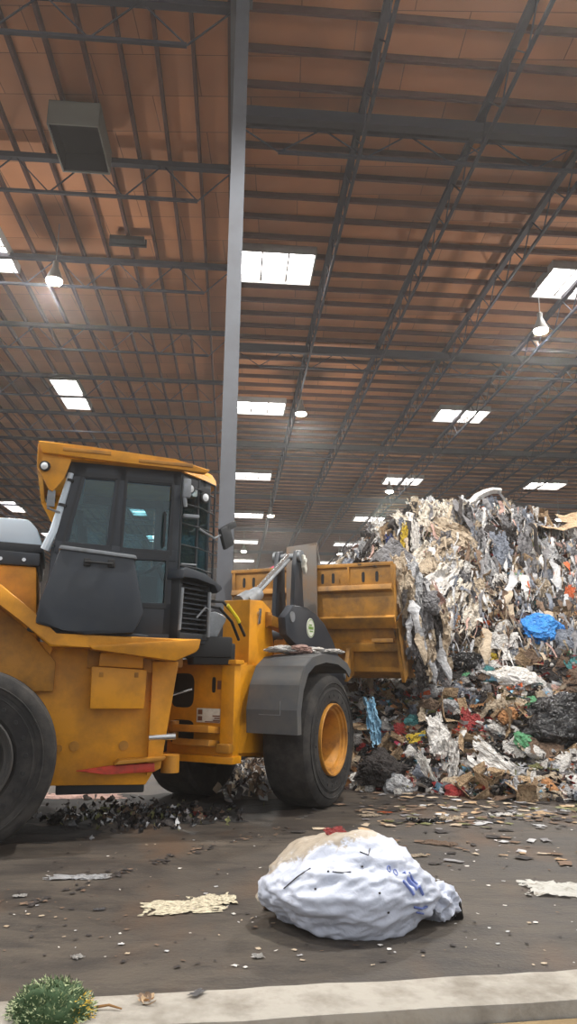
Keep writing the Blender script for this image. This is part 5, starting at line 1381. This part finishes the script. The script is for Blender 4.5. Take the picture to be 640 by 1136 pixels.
MUCK_SHADE = mat('black_muck_and_shade', (20, 19, 20), .75, dirt=(44, 40, 36), scale=3, amount=.7, bump=.4, bscale=20)  # black muck with the shadow under the loader put into its colour
def dark_patch(name, c, rx, ry, rot, label, seed):
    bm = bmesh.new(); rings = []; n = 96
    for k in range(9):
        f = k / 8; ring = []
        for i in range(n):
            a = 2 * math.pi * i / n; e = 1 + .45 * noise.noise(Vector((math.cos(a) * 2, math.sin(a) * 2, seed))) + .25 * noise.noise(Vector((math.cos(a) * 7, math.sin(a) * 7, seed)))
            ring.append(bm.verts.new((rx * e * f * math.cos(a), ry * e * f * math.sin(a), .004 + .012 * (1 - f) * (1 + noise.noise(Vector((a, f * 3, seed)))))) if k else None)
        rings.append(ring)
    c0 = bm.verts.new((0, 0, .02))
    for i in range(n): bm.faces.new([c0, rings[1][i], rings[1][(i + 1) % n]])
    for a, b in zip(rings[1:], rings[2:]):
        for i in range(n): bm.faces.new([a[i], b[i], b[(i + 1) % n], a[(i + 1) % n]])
    me = bpy.data.meshes.new(name); bm.to_mesh(me); bm.free(); me.materials.append(MUCK_SHADE)
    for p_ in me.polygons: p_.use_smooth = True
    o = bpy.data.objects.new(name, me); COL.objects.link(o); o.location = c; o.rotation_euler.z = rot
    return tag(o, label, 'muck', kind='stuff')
dark_patch('muck_and_shade', on_floor(165, 896), 1.55, .95, .1, 'black wet muck and shade under the middle of the loader', 3.)
dark_patch('muck_and_shade', on_floor(25, 925), .8, .45, .1, 'black wet muck and shade beside the rear wheel', 8.)
dark_patch('muck_and_shade', on_floor(305, 893), .9, .4, .3, 'black wet muck and shade behind the front wheel', 12.)
# flattened papers and film on the floor
NEWS = mat('soiled_newsprint', (204, 194, 168), .8, dirt=(88, 76, 60), scale=7, amount=1., bump=.15, stretch=(1, 1, 1))
def flat(name, px, py, sx_, sy_, rot, m_, label, cat, seed, z=.012, fold=.05):
    me = film_mesh(seed, 22, 1, 0, fold); me.name = name; me.materials.clear(); me.materials.append(m_)
    for v in me.vertices: v.co.z = abs(v.co.z)
    q = on_floor(px, py); o = bpy.data.objects.new(name, me); COL.objects.link(o)
    o.matrix_world = Matrix.Translation((q.x, q.y, z * .4)) @ Matrix.Rotation(rot, 4, 'Z') @ Matrix.Diagonal((sx_, sy_, .35, 1))
    return tag(o, label, cat)
flat('newspaper_sheet', 200, 1007, .27, .15, .2, NEWS, 'trampled pale newspaper flattened on the floor left of the white bag', 'newspaper', 701)
flat('newspaper_sheet', 236, 1000, .16, .13, .4, NEWS, 'smaller torn newspaper piece touching the right end of the flattened newspaper', 'newspaper', 702)
flat('plastic_strip', 88, 974, .24, .07, .12, PAL['pale grey'], 'grey flattened plastic strip on the floor near the rear wheel', 'plastic', 703)
flat('clear_plastic', 625, 988, .3, .2, -.1, film('milky_plastic', (196, 194, 186), .15), 'milky flat plastic piece on the floor at the right edge', 'plastic', 704, fold=.12)
flat('cardboard_sheet', 90, 884, .5, .2, .05, PAL['pinkish'], 'dusty pinkish sheet on the floor beneath the loader chassis', 'cardboard', 705)
flat('paper_scrap', 86, 1063, .03, .03, .8, PAL['white'], 'small folded white scrap on the floor at lower left', 'scrap', 706)
flat('paper_scrap', 286, 1062, .03, .035, .3, PAL['white'], 'small folded white scrap on the floor left below the white bag', 'scrap', 707)
flat('paper_scrap', 22, 995, .05, .03, .3, PAL['white'], 'small white scrap on the floor near the left edge', 'scrap', 708)
flat('paper_scrap', 110, 1010, .0001 + .04, .02, .3, PAL['grey'], 'small grey scrap on the floor between the wheel and newspaper', 'scrap', 709)
flat('film_scrap', 462, 950, .09, .05, .3, PAL['beige'], 'pale beige film scrap behind the right shoulder of the white bag', 'scrap', 710)
flat('cardboard_sheet', 487, 936, .16, .1, -.5, PAL['brown'], 'muddy cardboard sheet on the floor above the beige film scrap', 'cardboard', 711)
flat('film_scrap', 410, 905, .12, .08, .3, PAL['beige'], 'pale scrap on the floor at the foot of the front wheel', 'scrap', 712)
flat('film_scrap', 428, 902, .08, .06, .6, PAL['orange'], 'orange-tan scrap on the floor right of the front wheel', 'scrap', 713)
flat('rubber_sheet', 472, 912, .2, .1, .1, PAL['black'], 'black torn sheet on the floor before the heap', 'plastic', 714, fold=.2)
flat('film_scrap', 497, 910, .14, .1, .1, PAL['beige'], 'beige crumpled film beside the black torn sheet', 'scrap', 715, fold=.2)
flat('film_scrap', 560, 905, .2, .06, .3, PAL['white'], 'white torn strip on the floor below the brown cardboard', 'scrap', 716, fold=.15)
q = on_floor(302, 1010); drop('bag', 'brown', (q.x, q.y, .02), .05, None, 'small brown clod touching the left end of the white bag', None, 'clod', 'dirt_clod', 4, (1.3, 1, .7))
q = on_floor(500, 1078 - 3); 
q = on_floor(618, 1078 - 1)

def floor_pts(n, px0, px1, py0, py1, z=.006):
    P = []
    for _ in range(n):
        q = on_floor(random.uniform(px0, px1), random.uniform(py0, py1)); q.z = z; P.append((q, Vector((0, 0, 1))))
    return P
shreds('floor_crumbs', floor_pts(420, -60, 700, 905, 1075), 'tiny pale and dark crumbs strewn over the floor', 'crumbs', ['white', 'dark', 'dark', 'brown', 'pale grey', 'dark', 'beige'], (.006, .018), True)
shreds('floor_litter', floor_pts(380, 400, 760, 878, 915, .01) + floor_pts(150, 330, 700, 880, 960, .01), 'small torn litter scattered along the foot of the heap', 'litter', ['brown', 'beige', 'brown', 'dark', 'cardboard', 'pale grey', 'dark', 'olive', 'grey', 'dark'], (.02, .08), True)
# tread crumbs: two dark tracks of clods across the floor
P = []
for k in range(230):
    t = random.random(); px = -20 + 340 * t; py = 1024 - 95 * t - 14 * math.sin(t * 2.4) + random.gauss(0, 2.2)
    if math.sin(t * 46) > -.35: q = on_floor(px, py); q.z = .008; P.append((q, Vector((0, 0, 1))))
shreds('tyre_track_clods', P, 'broken line of dark mud clods left by a tyre', 'mud', ['dark', 'dark', 'brown'], (.01, .03), True)
P = []
for _ in range(700):
    px = random.gauss(150, 50); py = random.gauss(905, 7); q = on_floor(px, py); q.z = random.uniform(.005, .035); P.append((q, Vector((random.gauss(0, .4), -.3, 1)).normalized()))
shreds('muck_under_loader', P, 'dark muck and green scraps on the floor under the loader', 'muck', ['dark', 'dark', 'olive', 'black', 'black', 'brown', 'black', 'dark', 'dark', 'pale grey', 'dark', 'black'], (.015, .045))
P = []
for _ in range(420):
    q = on_floor(random.gauss(272, 22), random.gauss(868, 9)); q.z = random.uniform(.01, .16); P.append((q, Vector((random.gauss(0, .4), -.4, 1)).normalized()))
shreds('litter_behind_wheels', P, 'pale litter lying on the floor behind the front wheels', 'litter', ['pale grey', 'dark', 'white', 'beige', 'brown', 'dark', 'grey'], (.03, .08))
for k, (px, py, s, c, lb) in enumerate([(62, 912, .12, 'dark', 'dark wet bag scrap on the floor beside the rear wheel'), (60, 905, .06, 'white', 'little white scrap on the wet dark bag scrap'), (182, 868, .11, 'pale grey', 'pale crumpled scrap under the hitch of the loader'), (290, 856, .13, 'grey', 'crumpled grey film on the floor left of the front wheel'), (220, 906, .07, 'red', 'reddish scrap at the right end of the dark muck')]):
    q = on_floor(px, py); drop('bag', c, (q.x, q.y, s * .3), s, None, lb, None, 'scrap', 'floor_scrap', k, (1.2, 1, .6))
# ------------------------------------------------------------------ haze, light, look
w = bpy.data.worlds.new('daylight'); S.world = w; w.use_nodes = True
bg = w.node_tree.nodes['Background']; bg.inputs[0].default_value = (.95, .97, 1., 1); bg.inputs[1].default_value = .85
m = MB(); m.box(-60, 80, -10, 120, -2, 22)
hz, nt, p = new_mat('dusty_air'); nt.nodes.remove(p)
v = nt.nodes.new('ShaderNodeVolumeScatter'); v.inputs['Color'].default_value = (.92, .87, .83, 1); v.inputs['Density'].default_value = .0013; v.inputs['Anisotropy'].default_value = .55
nt.links.new(v.outputs[0], nt.nodes['Material Output'].inputs['Volume'])
tag(m.done('haze', hz), 'thin dusty haze filling the hall', 'haze', kind='stuff')
S.view_settings.view_transform = 'Standard'; S.view_settings.look = 'None'
S.view_settings.gamma = 1; S.view_settings.use_curve_mapping = False
S.view_settings.exposure = .38
S.cycles.use_denoising = True
S.cycles.max_bounces = 8; S.cycles.diffuse_bounces = 4; S.cycles.volume_bounces = 1; S.cycles.transparent_max_bounces = 12
S.cycles.sample_clamp_indirect = 6
